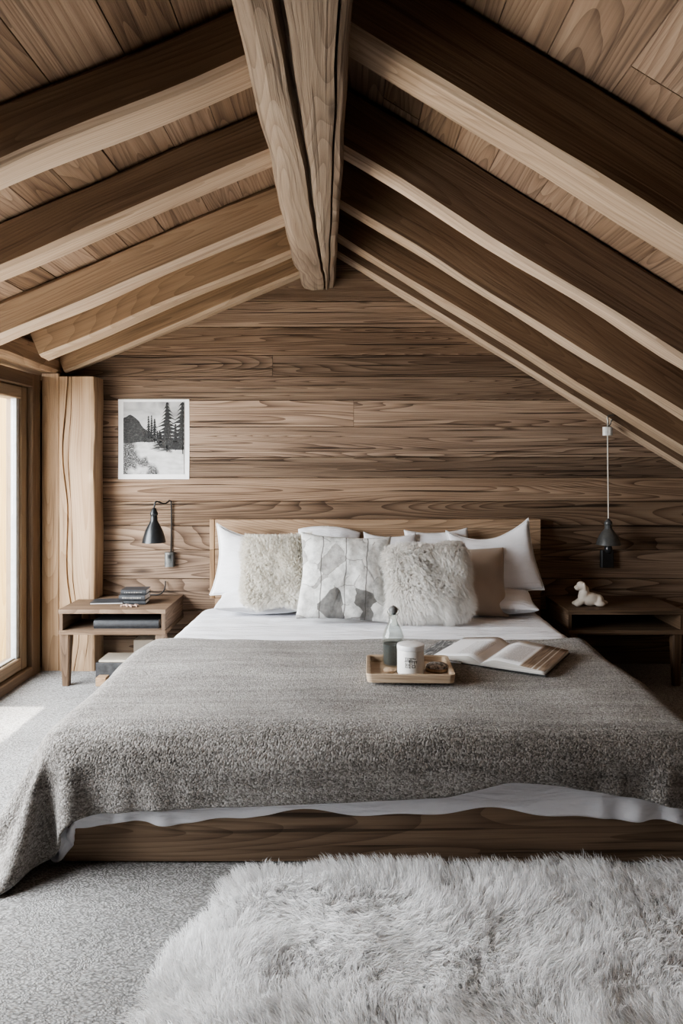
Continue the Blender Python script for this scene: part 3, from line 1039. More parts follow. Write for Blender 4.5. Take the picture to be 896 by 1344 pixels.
    return tag(o, label, cat, group)


def on(px, py, Y): return tuple(at(px, py, Y))

R_ = math.radians
WG = 'white sleeping pillows against the headboard'
# lying pillows first
pillow('pillow', (-.40, 4.02, MZ + .085), .58, .36, .13, R_(84), R_(4), 0, M['pillow'], seed=41, label='white pillow lying flat at the left, under the upright white pillow', group=WG)
pillow('pillow', (.76, 4.00, MZ + .09), .56, .38, .15, R_(82), R_(-6), 0, M['pillow'], seed=42, label='white pillow lying flat at the far right, under the upright piped pillow', group=WG)
pillow('pillow', on(352, 737, 4.08), .60, .40, .15, R_(14), R_(3), R_(4), M['pillow'], .10, .07, 1, True, 'upright white pillow at the far left, half hidden by the cream fur cushion', WG)
pillow('pillow', on(430, 747, 4.12), .36, .44, .14, R_(12), 0, R_(3), M['pillow'], .07, -.045, 2, False, 'white pillow peeking over the top of the patterned cushion', WG)
pillow('pillow', on(512, 752, 4.06), .30, .46, .13, R_(14), 0, R_(0), M['pillow'], .08, .01, 3, False, 'shaded white pillow between the patterned and the white fur cushion', WG)
pillow('pillow', on(576, 746, 4.12), .37, .46, .14, R_(12), 0, R_(-3), M['pillow'], .08, .012, 4, False, 'white pillow showing its top edge above the white fur cushion', WG)
pillow('pillow', on(648, 735, 4.03), .47, .40, .15, R_(16), R_(-8), R_(-10), M['pillow'], .10, .06, 5, True, 'large upright white pillow with piped edges at the far right', WG)
pillow('pillow', on(626, 764, 3.92), .31, .38, .14, R_(20), R_(-6), R_(-2), M['pillow_b'], .05, .0, 6, False, 'plain beige pillow leaning behind the white fur cushion', 'beige pillow')
# patterned cushion
def pattern_mat():
    T = NT('watercolour_patch_print')
    uv = T.n('UVMap', uv_map='UVMap').outputs[0]
    w = T.noise(uv, 9, 2)
    wv = T.n('CombineXYZ', {0: T.math('MULTIPLY', T.math('SUBTRACT', w, .5), .09), 1: T.math('MULTIPLY', T.math('SUBTRACT', T.noise(uv, 7, 2), .5), .08), 2: 0.0}).outputs[0]
    v = T.n('VectorMath', {0: uv, 1: wv}, operation='ADD').outputs[0]
    vo = T.n('TexVoronoi', {'Vector': T.vmul(v, (9.8, 9.2, 1)), 'Scale': 1.0, 'Randomness': .95})
    ve = T.n('TexVoronoi', {'Vector': T.vmul(v, (9.8, 9.2, 1)), 'Scale': 1.0, 'Randomness': .95}, feature='DISTANCE_TO_EDGE')
    cell = T.n('SeparateColor', {0: vo.outputs['Color']}).outputs[1]
    col = T.ramp(cell, [(0, (.74, .74, .72)), (.45, (.60, .60, .58)), (.60, (.40, .39, .375)), (.76, (.66, .65, .63)), (.90, (.20, .195, .185))], 'CONSTANT')
    wash = T.noise(uv, 24, 5, .65)
    col = T.mix(.85, col, T.ramp(wash, [(.32, .50), (.58, 1.0)]), 'MULTIPLY')
    edge = T.math('MULTIPLY', T.ramp(ve.outputs['Distance'], [(.0, 1.0), (.03, 0.0)]), T.math('GREATER_THAN', T.noise(uv, 12, 1), .50))
    col = T.mix(T.math('MULTIPLY', edge, .85), col, (.22, .21, .20))
    sx = T.n('SeparateXYZ', {0: uv}).outputs
    line = 0.0
    tot = None
    for x0 in (-.120, .002, .108):
        dx = T.math('ABSOLUTE', T.math('SUBTRACT', T.math('ADD', sx[0], T.math('MULTIPLY', T.math('SUBTRACT', w, .5), .03)), x0))
        m = T.math('LESS_THAN', dx, .0028)
        tot = m if tot is None else T.math('MAXIMUM', tot, m)
    col = T.mix(T.math('MULTIPLY', tot, .8), col, (.10, .09, .085))
    fz = T.noise(T.vmul(uv, (9, 6, 1)), 1, 4, .55, .6)
    T.bsdf(col, .85, T.bump(fz, .5, .02), **{'Specular IOR Level': .2})
    return T.m
M['pattern'] = pattern_mat()
pillow('cushion', on(452, 757, 3.74), .47, .45, .15, R_(17), R_(2), R_(3), M['pattern'], .06, .01, 12, False,
       'square cushion with a grey and white watercolour patch print, in the middle of the row', 'patterned cushion', cat='cushion')
FO = dict(front=True, n=36000, len=.030, w=.0008, droop=.25, clump=.6, flow=.7, rand=.3, freq=30, clumps=2600, curl=.005, nmix=.55, nflow=.5)
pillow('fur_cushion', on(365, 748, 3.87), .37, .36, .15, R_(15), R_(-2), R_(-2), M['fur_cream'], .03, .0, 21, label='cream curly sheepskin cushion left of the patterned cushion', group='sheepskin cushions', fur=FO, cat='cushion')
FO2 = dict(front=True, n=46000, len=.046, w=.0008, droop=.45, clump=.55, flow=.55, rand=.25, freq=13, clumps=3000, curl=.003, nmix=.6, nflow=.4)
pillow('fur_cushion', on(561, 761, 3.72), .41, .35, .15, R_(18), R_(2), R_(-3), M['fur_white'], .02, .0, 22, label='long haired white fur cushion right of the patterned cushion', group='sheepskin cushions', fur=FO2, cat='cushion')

# ------------------------------------------------------------------ fur rug
nu, nv_ = 70, 50
uu = np.linspace(0, 1, nu)[None, :].repeat(nv_, 0); vv = np.linspace(0, 1, nv_)[:, None].repeat(nu, 1)
RX0, RX1, RY0, RY1 = -.40, 1.62, .62, 2.12
gx, gy = uu * 2 - 1, vv * 2 - 1
# squircle-ish outline with a wavy edge
rad = np.maximum(np.abs(gx), np.abs(gy)) + 1e-9
ang = np.arctan2(gy, gx)
e = 7.0
sq = 1.0 / ((np.abs(np.cos(ang)) ** e + np.abs(np.sin(ang)) ** e) ** (1 / e)) * (np.maximum(np.abs(np.cos(ang)), np.abs(np.sin(ang))))
sc = 1 + (sq - 1) * rad
wav = 1 + .018 * rad * (np.sin(ang * 9 + 1) + .7 * np.sin(ang * 17))
rx = (RX0 + RX1) / 2 + gx * sc * wav * (RX1 - RX0) / 2 - .05 * (1 - vv) * (1 - uu)
ry = (RY0 + RY1) / 2 + gy * sc * wav * (RY1 - RY0) / 2
rz_ = .004 + .022 * np.clip((1 - rad) * 7, 0, 1) + .006 * vnoise(rx * 7, ry * 7, 77) * np.clip((1 - rad) * 7, 0, 1)
vw = np.stack([rx, ry, rz_], -1).reshape(-1, 3)
idx = np.arange(nu * nv_).reshape(nv_, nu)
faces = np.stack([idx[:-1, :-1], idx[:-1, 1:], idx[1:, 1:], idx[1:, :-1]], -1).reshape(-1, 4)
tri = np.concatenate([faces[:, [0, 1, 2]], faces[:, [0, 2, 3]]])
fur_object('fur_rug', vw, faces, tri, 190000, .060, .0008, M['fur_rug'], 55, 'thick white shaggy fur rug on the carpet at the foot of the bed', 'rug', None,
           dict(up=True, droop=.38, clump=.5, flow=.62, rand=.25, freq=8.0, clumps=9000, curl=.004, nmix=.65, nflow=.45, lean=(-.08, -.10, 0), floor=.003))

# ------------------------------------------------------------------ nightstands
def nightstand(name, x0, x1, yf, yb, z0, z1, mat, label, notch=None, legs=(), skew=0.0):
    t = empty(name, ((x0 + x1) / 2, (yf + yb) / 2, 0), label=label, cat='nightstand', group='open shelf nightstands')
    inv = Matrix.Translation(-t.location)
    th = .022
    def part(mbx, nm):
        o = mbx.build(nm, mat, t); o.matrix_parent_inverse = inv; return o
    def board(za, zb, seed, inset=0.0):
        mbx = MB()
        a, b = x0 + inset, x1 - inset
        if notch: outl = [(a, yf), (b, yf), (b, yb), (notch[0], yb), (notch[0], notch[1]), (a, notch[1])]
        else: outl = [(a, yf), (b, yf), (b, yb), (a, yb)]
        # rough front edge
        fe = [(a + (b - a) * i / 14, yf + .004 * n3(i * .9, seed, 3)) for i in range(15)]
        outl = fe + outl[2:]
        n = len(outl)
        bb = len(mbx.v)
        for (px, py) in outl: mbx.v.append((px, py, za))
        for (px, py) in outl: mbx.v.append((px, py, zb))
        mbx.face([bb + n + i for i in range(n)], [(p[0], p[1]) for p in outl], seed)
        mbx.face([bb + i for i in range(n - 1, -1, -1)], [(p[0], p[1]) for p in outl[::-1]], seed)
        for i in range(n):
            j = (i + 1) % n
            u0, u1 = outl[i][0] + outl[i][1], outl[j][0] + outl[j][1]
            mbx.face([bb + i, bb + j, bb + n + j, bb + n + i], [(u0, za + 2), (u1, za + 2), (u1, zb + 2), (u0, zb + 2)], seed + .5)
        return mbx
    part(board(z1 - th, z1, 5.1 + x0), 'top')
    part(board(z0, z0 + th, 8.3 + x0), 'shelf')
    ya = notch[1] if notch else yb
    for xa, yy in ((x0, ya), (x1 - th, yb)):
        mbx = MB(); bx(mbx, xa + (.002 if xa == x0 else 0), xa + th - .002, yf + .004, yy - .004, z0 + th, z1 - th, 'y', .003)
        part(mbx, 'side_panel')
    for lx, ly, mat_ in legs:
        mbx = MB()
        rings = [[(lx + dx * s, ly + dy * s, zz) for dx, dy in ((-.5, -.35), (-.35, -.5), (.35, -.5), (.5, -.35), (.5, .35), (.35, .5), (-.35, .5), (-.5, .35))] for s, zz in ((.036, .001), (.044, z0 * .4), (.052, z0 * .8), (.054, z0 - .001))]
        mbx.loft(rings, seed=lx * 3)
        part(mbx, 'leg')
    return t

LN = nightstand('nightstand', -1.497, -.935, 3.85, 4.29, .277, .41, M['stand'],
                'rough timber nightstand on the left of the bed, holding dark books', notch=(-1.40, 4.142), legs=((-1.468, 3.885, 0), (-.965, 3.885, 0)))
nightstand('nightstand', 1.185, 1.80, 3.85, 4.28, .278, .405, M['stand_d'],
           'shadowed timber nightstand on the right of the bed, holding the white figurine', legs=((1.767, 3.885, 0), (1.215, 3.885, 0)))
# batten at the back of the left nightstand's right side
LZ = .41


def book(name, cx, cy, z, w, d, h, rz, cover, page, label, group=None, spine_front=True, lines=True):
    t = empty(name, (cx, cy, z), rz, label, 'book', group)
    mb = MB(); c = .0025
    bx(mb, -w / 2, w / 2, -d / 2, d / 2, 0, c, 'x', .0008)
    bx(mb, -w / 2, w / 2, -d / 2, d / 2, h - c, h, 'x', .0008)
    # rounded spine along the front
    ring = lambda x: [(x, -d / 2 + .004, 0), (x, -d / 2 - .003, h * .2), (x, -d / 2 - .005, h * .5), (x, -d / 2 - .003, h * .8), (x, -d / 2 + .004, h), (x, -d / 2 + .006, h * .5)]
    mb.loft([ring(-w / 2), ring(w / 2)])
    mb.build('cover', cover, t)
    mb = MB(); bx(mb, -w / 2 + .004, w / 2 - .004, -d / 2 + .007, d / 2 - .004, c + .0003, h - c - .0003, 'x', .0005)
    mb.build('page_block', page, t)
    if lines:
        mb = MB()
        for xx, l in lines:
            mb.quad([(xx, -d / 2 - .0056, h * .42), (xx + l, -d / 2 - .0056, h * .42), (xx + l, -d / 2 - .0052, h * .60), (xx, -d / 2 - .0052, h * .60)])
        mb.build('spine_lettering', M['steel'], t)
    return t

random.seed(3)
def spine(w):
    out = []; x = -w * .36
    while x < w * .34:
        l = random.uniform(.004, .012); out.append((x, l)); x += l + .004
    return out
bz = LZ + .0005
book('book', -1.135, 4.03, bz, .118, .10, .023, 0.03, M['black_book'], M['paper'], 'small dark book at the bottom of the stack on the left nightstand', 'dark books stacked on the left nightstand', lines=False); bz += .0235
book('book', -1.145, 4.03, bz, .142, .115, .030, -.02, M['black_book'], M['paper'], 'dark book with pale spine lettering, middle of the nightstand stack', 'dark books stacked on the left nightstand', lines=spine(.142)); bz += .0305
book('book', -1.142, 4.035, bz, .136, .11, .026, .04, M['black_book'], M['paper'], 'dark book lying topmost on the stack on the left nightstand', 'dark books stacked on the left nightstand', lines=spine(.136))
book('album', -1.155, 4.02, .300, .345, .25, .045, .01, M['black_book'], M['paper'], 'large flat dark album lying inside the left nightstand shelf', lines=False)['category'] = 'album'
# flat magazines at the back left
t = empty('magazine', (-1.30, 4.06, LZ + .0005), .1, 'thin dark magazine lying flat at the back left of the left nightstand', 'magazine')
mb = MB(); bx(mb, -.085, .085, -.06, .06, 0, .005, 'x', .001); mb.build('pages', M['paper'], t)
mb = MB(); bx(mb, -.088, .088, -.063, .063, .0052, .0075, 'x', .001); mb.build('cover', M['black_book'], t)
# little dried twig
mb = MB()
pts = spline([(-1.195, 3.925, LZ + .004), (-1.165, 3.932, LZ + .007), (-1.13, 3.922, LZ + .005), (-1.10, 3.935, LZ + .006)], 5)
tube(mb, pts, [.004 + .003 * abs(math.sin(i * 1.7)) for i in range(len(pts))], 7)
for p in ((-1.165, 3.93, LZ + .009), (-1.14, 3.922, LZ + .008), (-1.115, 3.93, LZ + .009)):
    tube(mb, [p, (p[0] + .008, p[1] - .012, p[2] - .002), (p[0] + .014, p[1] - .02, LZ + .003)], [.006, .005, .002], 6)
tag(mb.build('twig', plain('dry_pinkish_twig', (.36, .25, .20), .8, 0, .2)), 'small dry twig lying in front of the book stack', 'twig')
# power cord rising behind the nightstand
mb = MB()
c0 = at(216, 768, 4.27)
tube(mb, spline([(c0.x, 4.288, c0.z + .02), (c0.x + .002, 4.270, c0.z - .015), (c0.x - .012, 4.255, LZ + .016), (c0.x - .04, 4.25, LZ + .006), (c0.x - .12, 4.255, LZ + .0045), (-1.12, 4.22, LZ + .0045)], 8), .0038, 8)
tag(mb.build('power_cord', M['cord_black']), 'black power cord curling onto the back of the left nightstand', 'cord')

# things under the left nightstand
mb = MB(); bx(mb, -1.305, -1.253, 3.86, 3.92, .001, .047, 'x', .003)
tag(mb.build('wood_block', M['post']), 'small pale wooden block on the carpet under the left nightstand', 'block')
t = empty('storage_box', (-1.215, 4.02, 0.001), 0, 'charcoal box with pale papers on its lid, under the left nightstand', 'box')
mb = MB()
bx(mb, -.115, .14, -.085, .085, 0, .105, 'x', .004); mb.build('box_body', M['charcoal_box'], t)
mb = MB(); bx(mb, -.10, .14, -.08, .08, .106, .118, 'x', .002); mb.build('lid', M['beige_box'], t)
mb = MB(); bx(mb, -1.19, -.93, 4.16, 4.28, .001, .175, 'x', .004)
tag(mb.build('carton', M['beige_box']), 'pale beige carton against the back wall under the left nightstand', 'box')

# ------------------------------------------------------------------ wall lamp (left)
def bell(mbx, c, r, h, inner=True):
    prof = [(.006, h * 1.0), (r * .22, h * .99), (r * .30, h * .93), (r * .30, h * .80), (r * .38, h * .73), (r * .55, h * .60), (r * .73, h * .44), (r * .86, h * .27), (r * .95, h * .10), (r * 1.0, 0)]
    prof2 = [(a - .002 if a > .01 else .003, b - .001 if b > 0 else .0005) for a, b in prof[::-1]]
    lathe(mbx, prof + prof2, c, 36)

lp = at(202, 712, 4.12)
lamp = empty('wall_lamp', (lp.x + .1, 4.298, lp.z), 0, 'dark bell shaded lamp on the back wall above the left nightstand', 'lamp')
inv = Matrix.Translation(-lamp.location)
def lpart(mbx, nm, mt, par=None):
    o = mbx.build(nm, mt, par or lamp, sharp=50)
    if not par: o.matrix_parent_inverse = inv
    return o
mb = MB(); bell(mb, lp, .066, .155); lpart(mb, 'lamp_shade', M['black_metal'])
mb = MB(); lathe(mb, [(.0, .152), (.019, .152), (.022, .158), (.022, .166), (.016, .176), (.012, .19), (.006, .196), (.0, .197)], lp, 24); lpart(mb, 'socket', M['black_metal'])
top = Vector((lp.x, lp.y, lp.z + .195))
wtop = at(224, 657, 4.28)
mb = MB(); tube(mb, spline([top, top + Vector((.012, .0, .035)), Vector((lp.x + .045, 4.17, wtop.z - .012)), Vector((lp.x + .06, 4.22, wtop.z)), Vector((wtop.x - .01, 4.275, wtop.z + .001)), Vector((wtop.x, 4.29, wtop.z - .003))], 8), .0048, 8)
lpart(mb, 'arm', M['black_metal'])
bxp = at(223, 734, 4.285)
mb = MB(); tube(mb, spline([(wtop.x, 4.288, wtop.z - .002), (wtop.x + .002, 4.291, wtop.z - .12), (bxp.x + .004, 4.291, bxp.z + .03)], 6), .0045, 8)
lpart(mb, 'cord', M['cord_black'])
mb = MB(); bx(mb, bxp.x - .027, bxp.x + .027, 4.262, 4.296, bxp.z - .042, bxp.z + .042, 'z', .006)
sb = lpart(mb, 'switch_box', M['grey_metal'])
mb = MB(); bx(mb, bxp.x - .007, bxp.x + .007, 4.256, 4.2615, bxp.z + .008, bxp.z + .028, 'z', .002)
o = mb.build('switch', M['black_plastic'], sb); o.matrix_parent_inverse = Matrix.Identity(4)

# ------------------------------------------------------------------ pendant lamp (right)
pp = at(798, 715, 4.12)
yr = 4.165
pp = at(798, 715, yr)
pend = empty('pendant_lamp', (pp.x, yr, pp.z), 0, 'grey bell pendant lamp hanging on a white cord above the right nightstand', 'lamp')
inv = Matrix.Translation(-pend.location)
def ppart(mbx, nm, mt):
    o = mbx.build(nm, mt, pend, sharp=50); o.matrix_parent_inverse = inv; return o
mb = MB(); bell(mb, pp, .068, .118); ppart(mb, 'lamp_shade', M['grey_metal'])
mb = MB(); lathe(mb, [(.0, .114), (.02, .114), (.023, .120), (.020, .134), (.010, .142), (.005, .150), (.0, .151)], pp, 24); ppart(mb, 'socket', M['grey_metal'])
ct = at(797, 566, yr)
mb = MB(); tube(mb, [(pp.x, yr, pp.z + .148), (pp.x - .001, yr, (pp.z + ct.z) / 2), (ct.x, yr, ct.z - .02)], .0034, 8); ppart(mb, 'cord', M['cord_white'])
mb = MB(); bx(mb, ct.x - .024, ct.x + .024, yr - .017, yr + .017, ct.z - .024, ct.z + .024, 'z', .004)
for dx in (-.01, .008): bx(mb, ct.x + dx - .002, ct.x + dx + .002, yr - .019, yr - .0165, ct.z - .012, ct.z + .006, 'z', .0005)
ppart(mb, 'connector', M['white_plastic'])
mb = MB()
hk = Vector((ct.x, yr, ct.z + .024))
tube(mb, spline([hk, hk + Vector((.003, 0, .03)), hk + Vector((0, 0, .055)), hk + Vector((.012, .0, .066)), hk + Vector((.034, .006, .068)), hk + Vector((.04, .03, .072))], 7), .005, 8)
tube(mb, spline([hk + Vector((.006, 0, .004)), hk + Vector((.016, 0, .016)), hk + Vector((.02, 0, .035)), hk + Vector((.026, .0, .045)), hk + Vector((.03, .03, .036))], 6), .0035, 8)
ppart(mb, 'hook', M['steel'])
mb = MB(); lathe(mb, [(.0, -.052), (.012, -.05), (.020, -.04), (.023, -.026), (.019, -.008), (.012, .008), (.011, .03), (.0, .032)], pp, 20)
ppart(mb, 'bulb', plain('smoked_bulb', (.03, .03, .032), .25))
ob = at(796, 733, 4.28)
mb = MB(); bx(mb, ob.x - .037, ob.x + .037, 4.262, 4.296, ob.z - .052, ob.z + .05, 'z', .006)
tag(mb.build('wall_switch', M['black_plastic']), 'dark switch box on the back wall under the pendant lamp', 'switch')

# ------------------------------------------------------------------ white figurine: reclining dog
fp = Vector((1.33, 3.98, .4055))
bm = bmesh.new()
def blob(c, s, rx=0, rz=0):
    m = Matrix.Translation(c) @ Matrix.Rotation(rz, 4, 'Z') @ Matrix.Rotation(rx, 4, 'Y') @ Matrix.Diagonal((*s, 1))
    bmesh.ops.create_uvsphere(bm, u_segments=20, v_segments=14, radius=1, matrix=m)
blob((.012, 0, .030), (.062, .034, .030))
blob((.055, 0, .026), (.032, .034, .026))
blob((-.022, 0, .050), (.026, .027, .042), .45)
blob((-.034, 0, .088), (.026, .023, .021), .25)
blob((-.056, -.004, .080), (.019, .015, .012), .2)
blob((-.024, .020, .086), (.010, .007, .020), -.2)
blob((-.024, -.021, .086), (.010, .007, .020), -.2)
for s in (-1, 1):
    blob((-.045, .017 * s, .016), (.030, .012, .013), -.5)
    blob((-.064, .019 * s, .009), (.016, .011, .009))
    blob((.058, .026 * s, .012), (.030, .013, .012))
blob((.090, .006, .016), (.026, .010, .009), .2)
o = bm_obj(bm, 'dog_figurine', M['figurine'])
o.location = fp
o.scale = (1.0, 1.15, 1.22)
m = o.modifiers.new('remesh', 'REMESH'); m.mode = 'VOXEL'; m.voxel_size = .0035; m.use_smooth_shade = True
m = o.modifiers.new('smooth', 'SMOOTH'); m.factor = .5; m.iterations = 5
tag(o, 'small white figurine of a reclining dog on the right nightstand', 'figurine')

# ------------------------------------------------------------------ art print
def print_mats():
    out = []
    T = NT('print_sky')
    uv = T.n('UVMap', uv_map='UVMap').outputs[0]
    s = T.n('SeparateXYZ', {0: uv}).outputs
    c = T.noise(T.vmul(uv, (2.2, 4.5, 1)), 1, 4, .5, .8)
    f = T.math('ADD', T.math('MULTIPLY', c, .9), T.math('MULTIPLY', T.math('SUBTRACT', .95, s[1]), .55))
    T.bsdf(T.ramp(f, [(.25, .20), (.48, .42), (.68, .56)]), .7); out.append(T.m)
    T = NT('print_mountain')
    uv = T.n('UVMap', uv_map='UVMap').outputs[0]
    T.bsdf(T.ramp(T.noise(T.vmul(uv, (26, 34, 1)), 1, 4, .7), [(.42, .012), (.62, .04), (.76, .22)]), .7); out.append(T.m)
    T = NT('print_snow')
    uv = T.n('UVMap', uv_map='UVMap').outputs[0]
    s = T.n('SeparateXYZ', {0: uv}).outputs
    big = T.noise(T.vmul(uv, (3.2, 4.2, 1)), 1, 2, .5, .3)
    fine = T.noise(T.vmul(uv, (40, 52, 1)), 1, 4, .75)
    mask = T.ramp(T.math('ADD', big, T.math('MULTIPLY', T.math('SUBTRACT', .5, s[0]), .35)), [(.46, 0.0), (.58, 1.0)])
    rock = T.ramp(fine, [(.42, .02), (.54, .12), (.68, .55)])
    snow = T.ramp(T.noise(T.vmul(uv, (5, 16, 1)), 1, 3), [(.3, .42), (.7, .62)])
    T.bsdf(T.mix(mask, snow, rock), .7); out.append(T.m)
    T = NT('print_tree')
    uv = T.n('UVMap', uv_map='UVMap').outputs[0]
    T.bsdf(T.ramp(T.noise(T.vmul(uv, (45, 60, 1)), 1, 3, .7), [(.48, .010), (.60, .03), (.74, .26)]), .7); out.append(T.m)
    return out

pa, pb = at(155, 629, 4.295), at(248, 524, 4.295)
PW, PH = pb.x - pa.x, pb.z - pa.z
art = empty('art_print', (pa.x, 4.296, pa.z), 0, 'black and white print of snowy mountain and fir trees, pinned on the back wall', 'picture')
mb = MB()
cols = 14
def sheet(u, v): # curl
    d = max(0, (1 - u) * .5 + v - 1.28)
    return (u * PW + .002 * math.sin(v * 3), -.0012 - .03 * d * d - .0008 * math.sin(u * 5), v * PH)
for i in range(cols):
    for j in range(cols):
        u0, u1, v0, v1 = i / cols, (i + 1) / cols, j / cols, (j + 1) / cols
        mb.quad([sheet(u0, v0), sheet(u1, v0), sheet(u1, v1), sheet(u0, v1)])
o = mb.build('paper', M['paper'], art)
m = o.modifiers.new('w', 'WELD'); m.merge_threshold = .0005
mb = MB()
iw0, iw1, ih0, ih1 = .075 * PW, .93 * PW, .062 * PH, .965 * PH
def pt(u, v, lay): return (iw0 + (iw1 - iw0) * u, -.0032 - .00035 * lay, ih0 + (ih1 - ih0) * v)
def poly(uvs, lay, mi): mb.quad([pt(u, v, lay) for u, v in uvs], [(u, v) for u, v in uvs], mi=mi)
poly([(0, 0), (1, 0), (1, 1), (0, 1)], 0, 0)
random.seed(11)
mt = [(0, .42), (.0, .78), (.05, .795), (.09, .82), (.12, .825), (.17, .80), (.22, .765), (.26, .735), (.30, .675), (.34, .635), (.38, .615), (.44, .575), (.50, .54), (.50, .42)]
poly(mt[::-1], 1, 1)
def terrain(pts, lay): poly([(pts[0][0], 0)] + [(pts[-1][0], 0)] + pts[::-1], lay, 2)
terrain([(0, .44), (.1, .425), (.2, .44), (.3, .45), (.42, .44), (.55, .45), (.7, .43), (.85, .42), (1, .41)], 2)
def fir(cx, v0, v1, w, lay, n=12):
    # jagged conifer silhouette: one drooping pair of boughs per layer
    H = v1 - v0
    poly([(cx - .008, v0), (cx + .008, v0), (cx + .003, v1), (cx - .003, v1)], lay, 3)
    for k in range(n):
        t = k / n
        zt = v0 + H * (.06 + .94 * t) + H / n * 1.5
        zb_ = v0 + H * (.06 + .94 * t)
        ww = w * (1 - t) ** .85 * random.uniform(.65, 1.1) + .006
        wr = w * (1 - t) ** .85 * random.uniform(.65, 1.1) + .006
        zt = min(zt, v1)
        poly([(cx - ww, zb_ - H * .02), (cx - ww * .45, zb_ + H / n * .25), (cx, zb_ + H / n * .1), (cx + wr * .5, zb_ + H / n * .3), (cx + wr, zb_ - H * .015), (cx + wr * .45, zb_ + H / n * .75), (cx, zt), (cx - ww * .4, zb_ + H / n * .7)], lay + (k % 2) * .5, 3)
fir(.415, .48, .81, .075, 3, 9); fir(.465, .47, .82, .055, 4, 10); fir(.515, .44, .77, .085, 5, 9)
fir(.35, .44, .62, .05, 3, 6); fir(.56, .44, .60, .07, 3, 6)
fir(.98, .28, 1.06, .40, 5, 12); fir(.72, .31, .999, .33, 6, 13); fir(.86, .33, .70, .13, 4, 9); fir(.60, .38, .60, .13, 4, 7)
fir(.62, .40, .56, .07, 4, 6); fir(.86, .34, .62, .10, 4, 8)
o = mb.build('printed_scene', print_mats(), art, smooth=False)
# trim anything past the print's border
me = o.data
co = np.empty(len(me.vertices) * 3, dtype=np.float32); me.vertices.foreach_get('co', co); co = co.reshape(-1, 3)
co[:, 0] = np.clip(co[:, 0], iw0, iw1); co[:, 2] = np.clip(co[:, 2], ih0, ih1)
me.vertices.foreach_set('co', co.ravel()); me.update()

# ------------------------------------------------------------------ tray and what stands on it
TZ = BZ + .001
tr = empty('tray', (.243, 2.70, TZ), R_(-2), 'small pale wooden tray with a raised rim on the grey blanket', 'tray')
TW, TD = .315, .27
def rrect(w, d, r, n=5):
    out = []
    for cx, cy, a0 in ((w / 2 - r, d / 2 - r, 0), (-w / 2 + r, d / 2 - r, 90), (-w / 2 + r, -d / 2 + r, 180), (w / 2 - r, -d / 2 + r, 270)):
        for k in range(n + 1):
            a = math.radians(a0 + 90 * k / n); out.append((cx + r * math.cos(a), cy + r * math.sin(a)))
    return out
mb = MB()
prof = [(.0, .0), (.004, .0), (.008, .026), (.007, .030), (-.004, .030), (-.008, .027), (-.010, .010)]
rings = []
for off, z in prof:
    rings.append([(x, y, z) for x, y in rrect(TW - .016 + 2 * off, TD - .016 + 2 * off, .018 + off * .5)])
b = len(mb.v)
n = len(rings[0])
for r in rings: mb.v.extend(r)
for i in range(len(rings) - 1):
    for k in range(n):
        k2 = (k + 1) % n
        q = [rings[i][k], rings[i][k2], rings[i + 1][k2], rings[i + 1][k]]
        mb.face([b + i * n + k, b + i * n + k2, b + (i + 1) * n + k2, b + (i + 1) * n + k], [(p[0] + p[1] * .8, p[2] + p[1] * .2) for p in q], 1.5)
mb.face([b + k for k in range(n - 1, -1, -1)], [(rings[0][k][0], rings[0][k][1]) for k in range(n - 1, -1, -1)], 1.7)
L6 = len(rings) - 1
mb.face([b + L6 * n + k for k in range(n)], [(rings[L6][k][0], rings[L6][k][1]) for k in range(n)], 1.9)
mb.build('tray_body', M['tray'], tr, sharp=40)
TB = TZ + .0105

# bottle
bp = at(516, 870, 2.76); bp = Vector((bp.x, 2.765, TB))
bot = empty('bottle', bp, 0, 'clear glass swing top bottle half filled with dark grains, on the tray', 'bottle')
mb = MB()
r = .041
prof = [(0, .0), (r * .8, .0), (r * .97, .004), (r, .012), (r, .098), (r * .97, .112), (r * .80, .132), (r * .55, .152), (r * .38, .165), (r * .33, .178), (r * .33, .186), (r * .42, .187), (r * .42, .194), (r * .30, .195)]
inn = [(a - .0028, z) for a, z in prof[3:][::-1]]
inn = [(max(.002, a), max(z, .006)) for a, z in inn] + [(r * .8 - .003, .005), (0, .005)]
lathe(mb, prof + inn, (0, 0, 0), 40)
mb.build('bottle_glass', M['bottle'], bot, sharp=60)
mb = MB(); rc = r - .0034
lathe(mb, [(0, .006), (rc * .9, .006), (rc, .013), (rc, .080), (rc * .7, .083), (0, .084)], (0, 0, 0), 36)
mb.build('contents', M['contents'], bot, sharp=60)
mb = MB(); lathe(mb, [(0, .190), (.010, .190), (.010, .197), (.016, .199), (.0175, .207), (.015, .216), (.008, .221), (0, .222)], (0, 0, 0), 20)
st = mb.build('stopper', plain('grey_stopper', (.16, .165, .165), .5), bot, sharp=60)
mb = MB()
for s in (-1, 1):
    tube(mb, spline([(s * .016, 0, .19), (s * .022, -.004, .20), (s * .017, -.006, .212), (0, -.008, .2255)], 6), .0013, 6)
    tube(mb, spline([(s * .0155, 0, .172), (s * .0165, -.008, .186), (s * .016, 0, .19)], 5), .0013, 6)
mb.build('wire_clip', M['steel'], st)
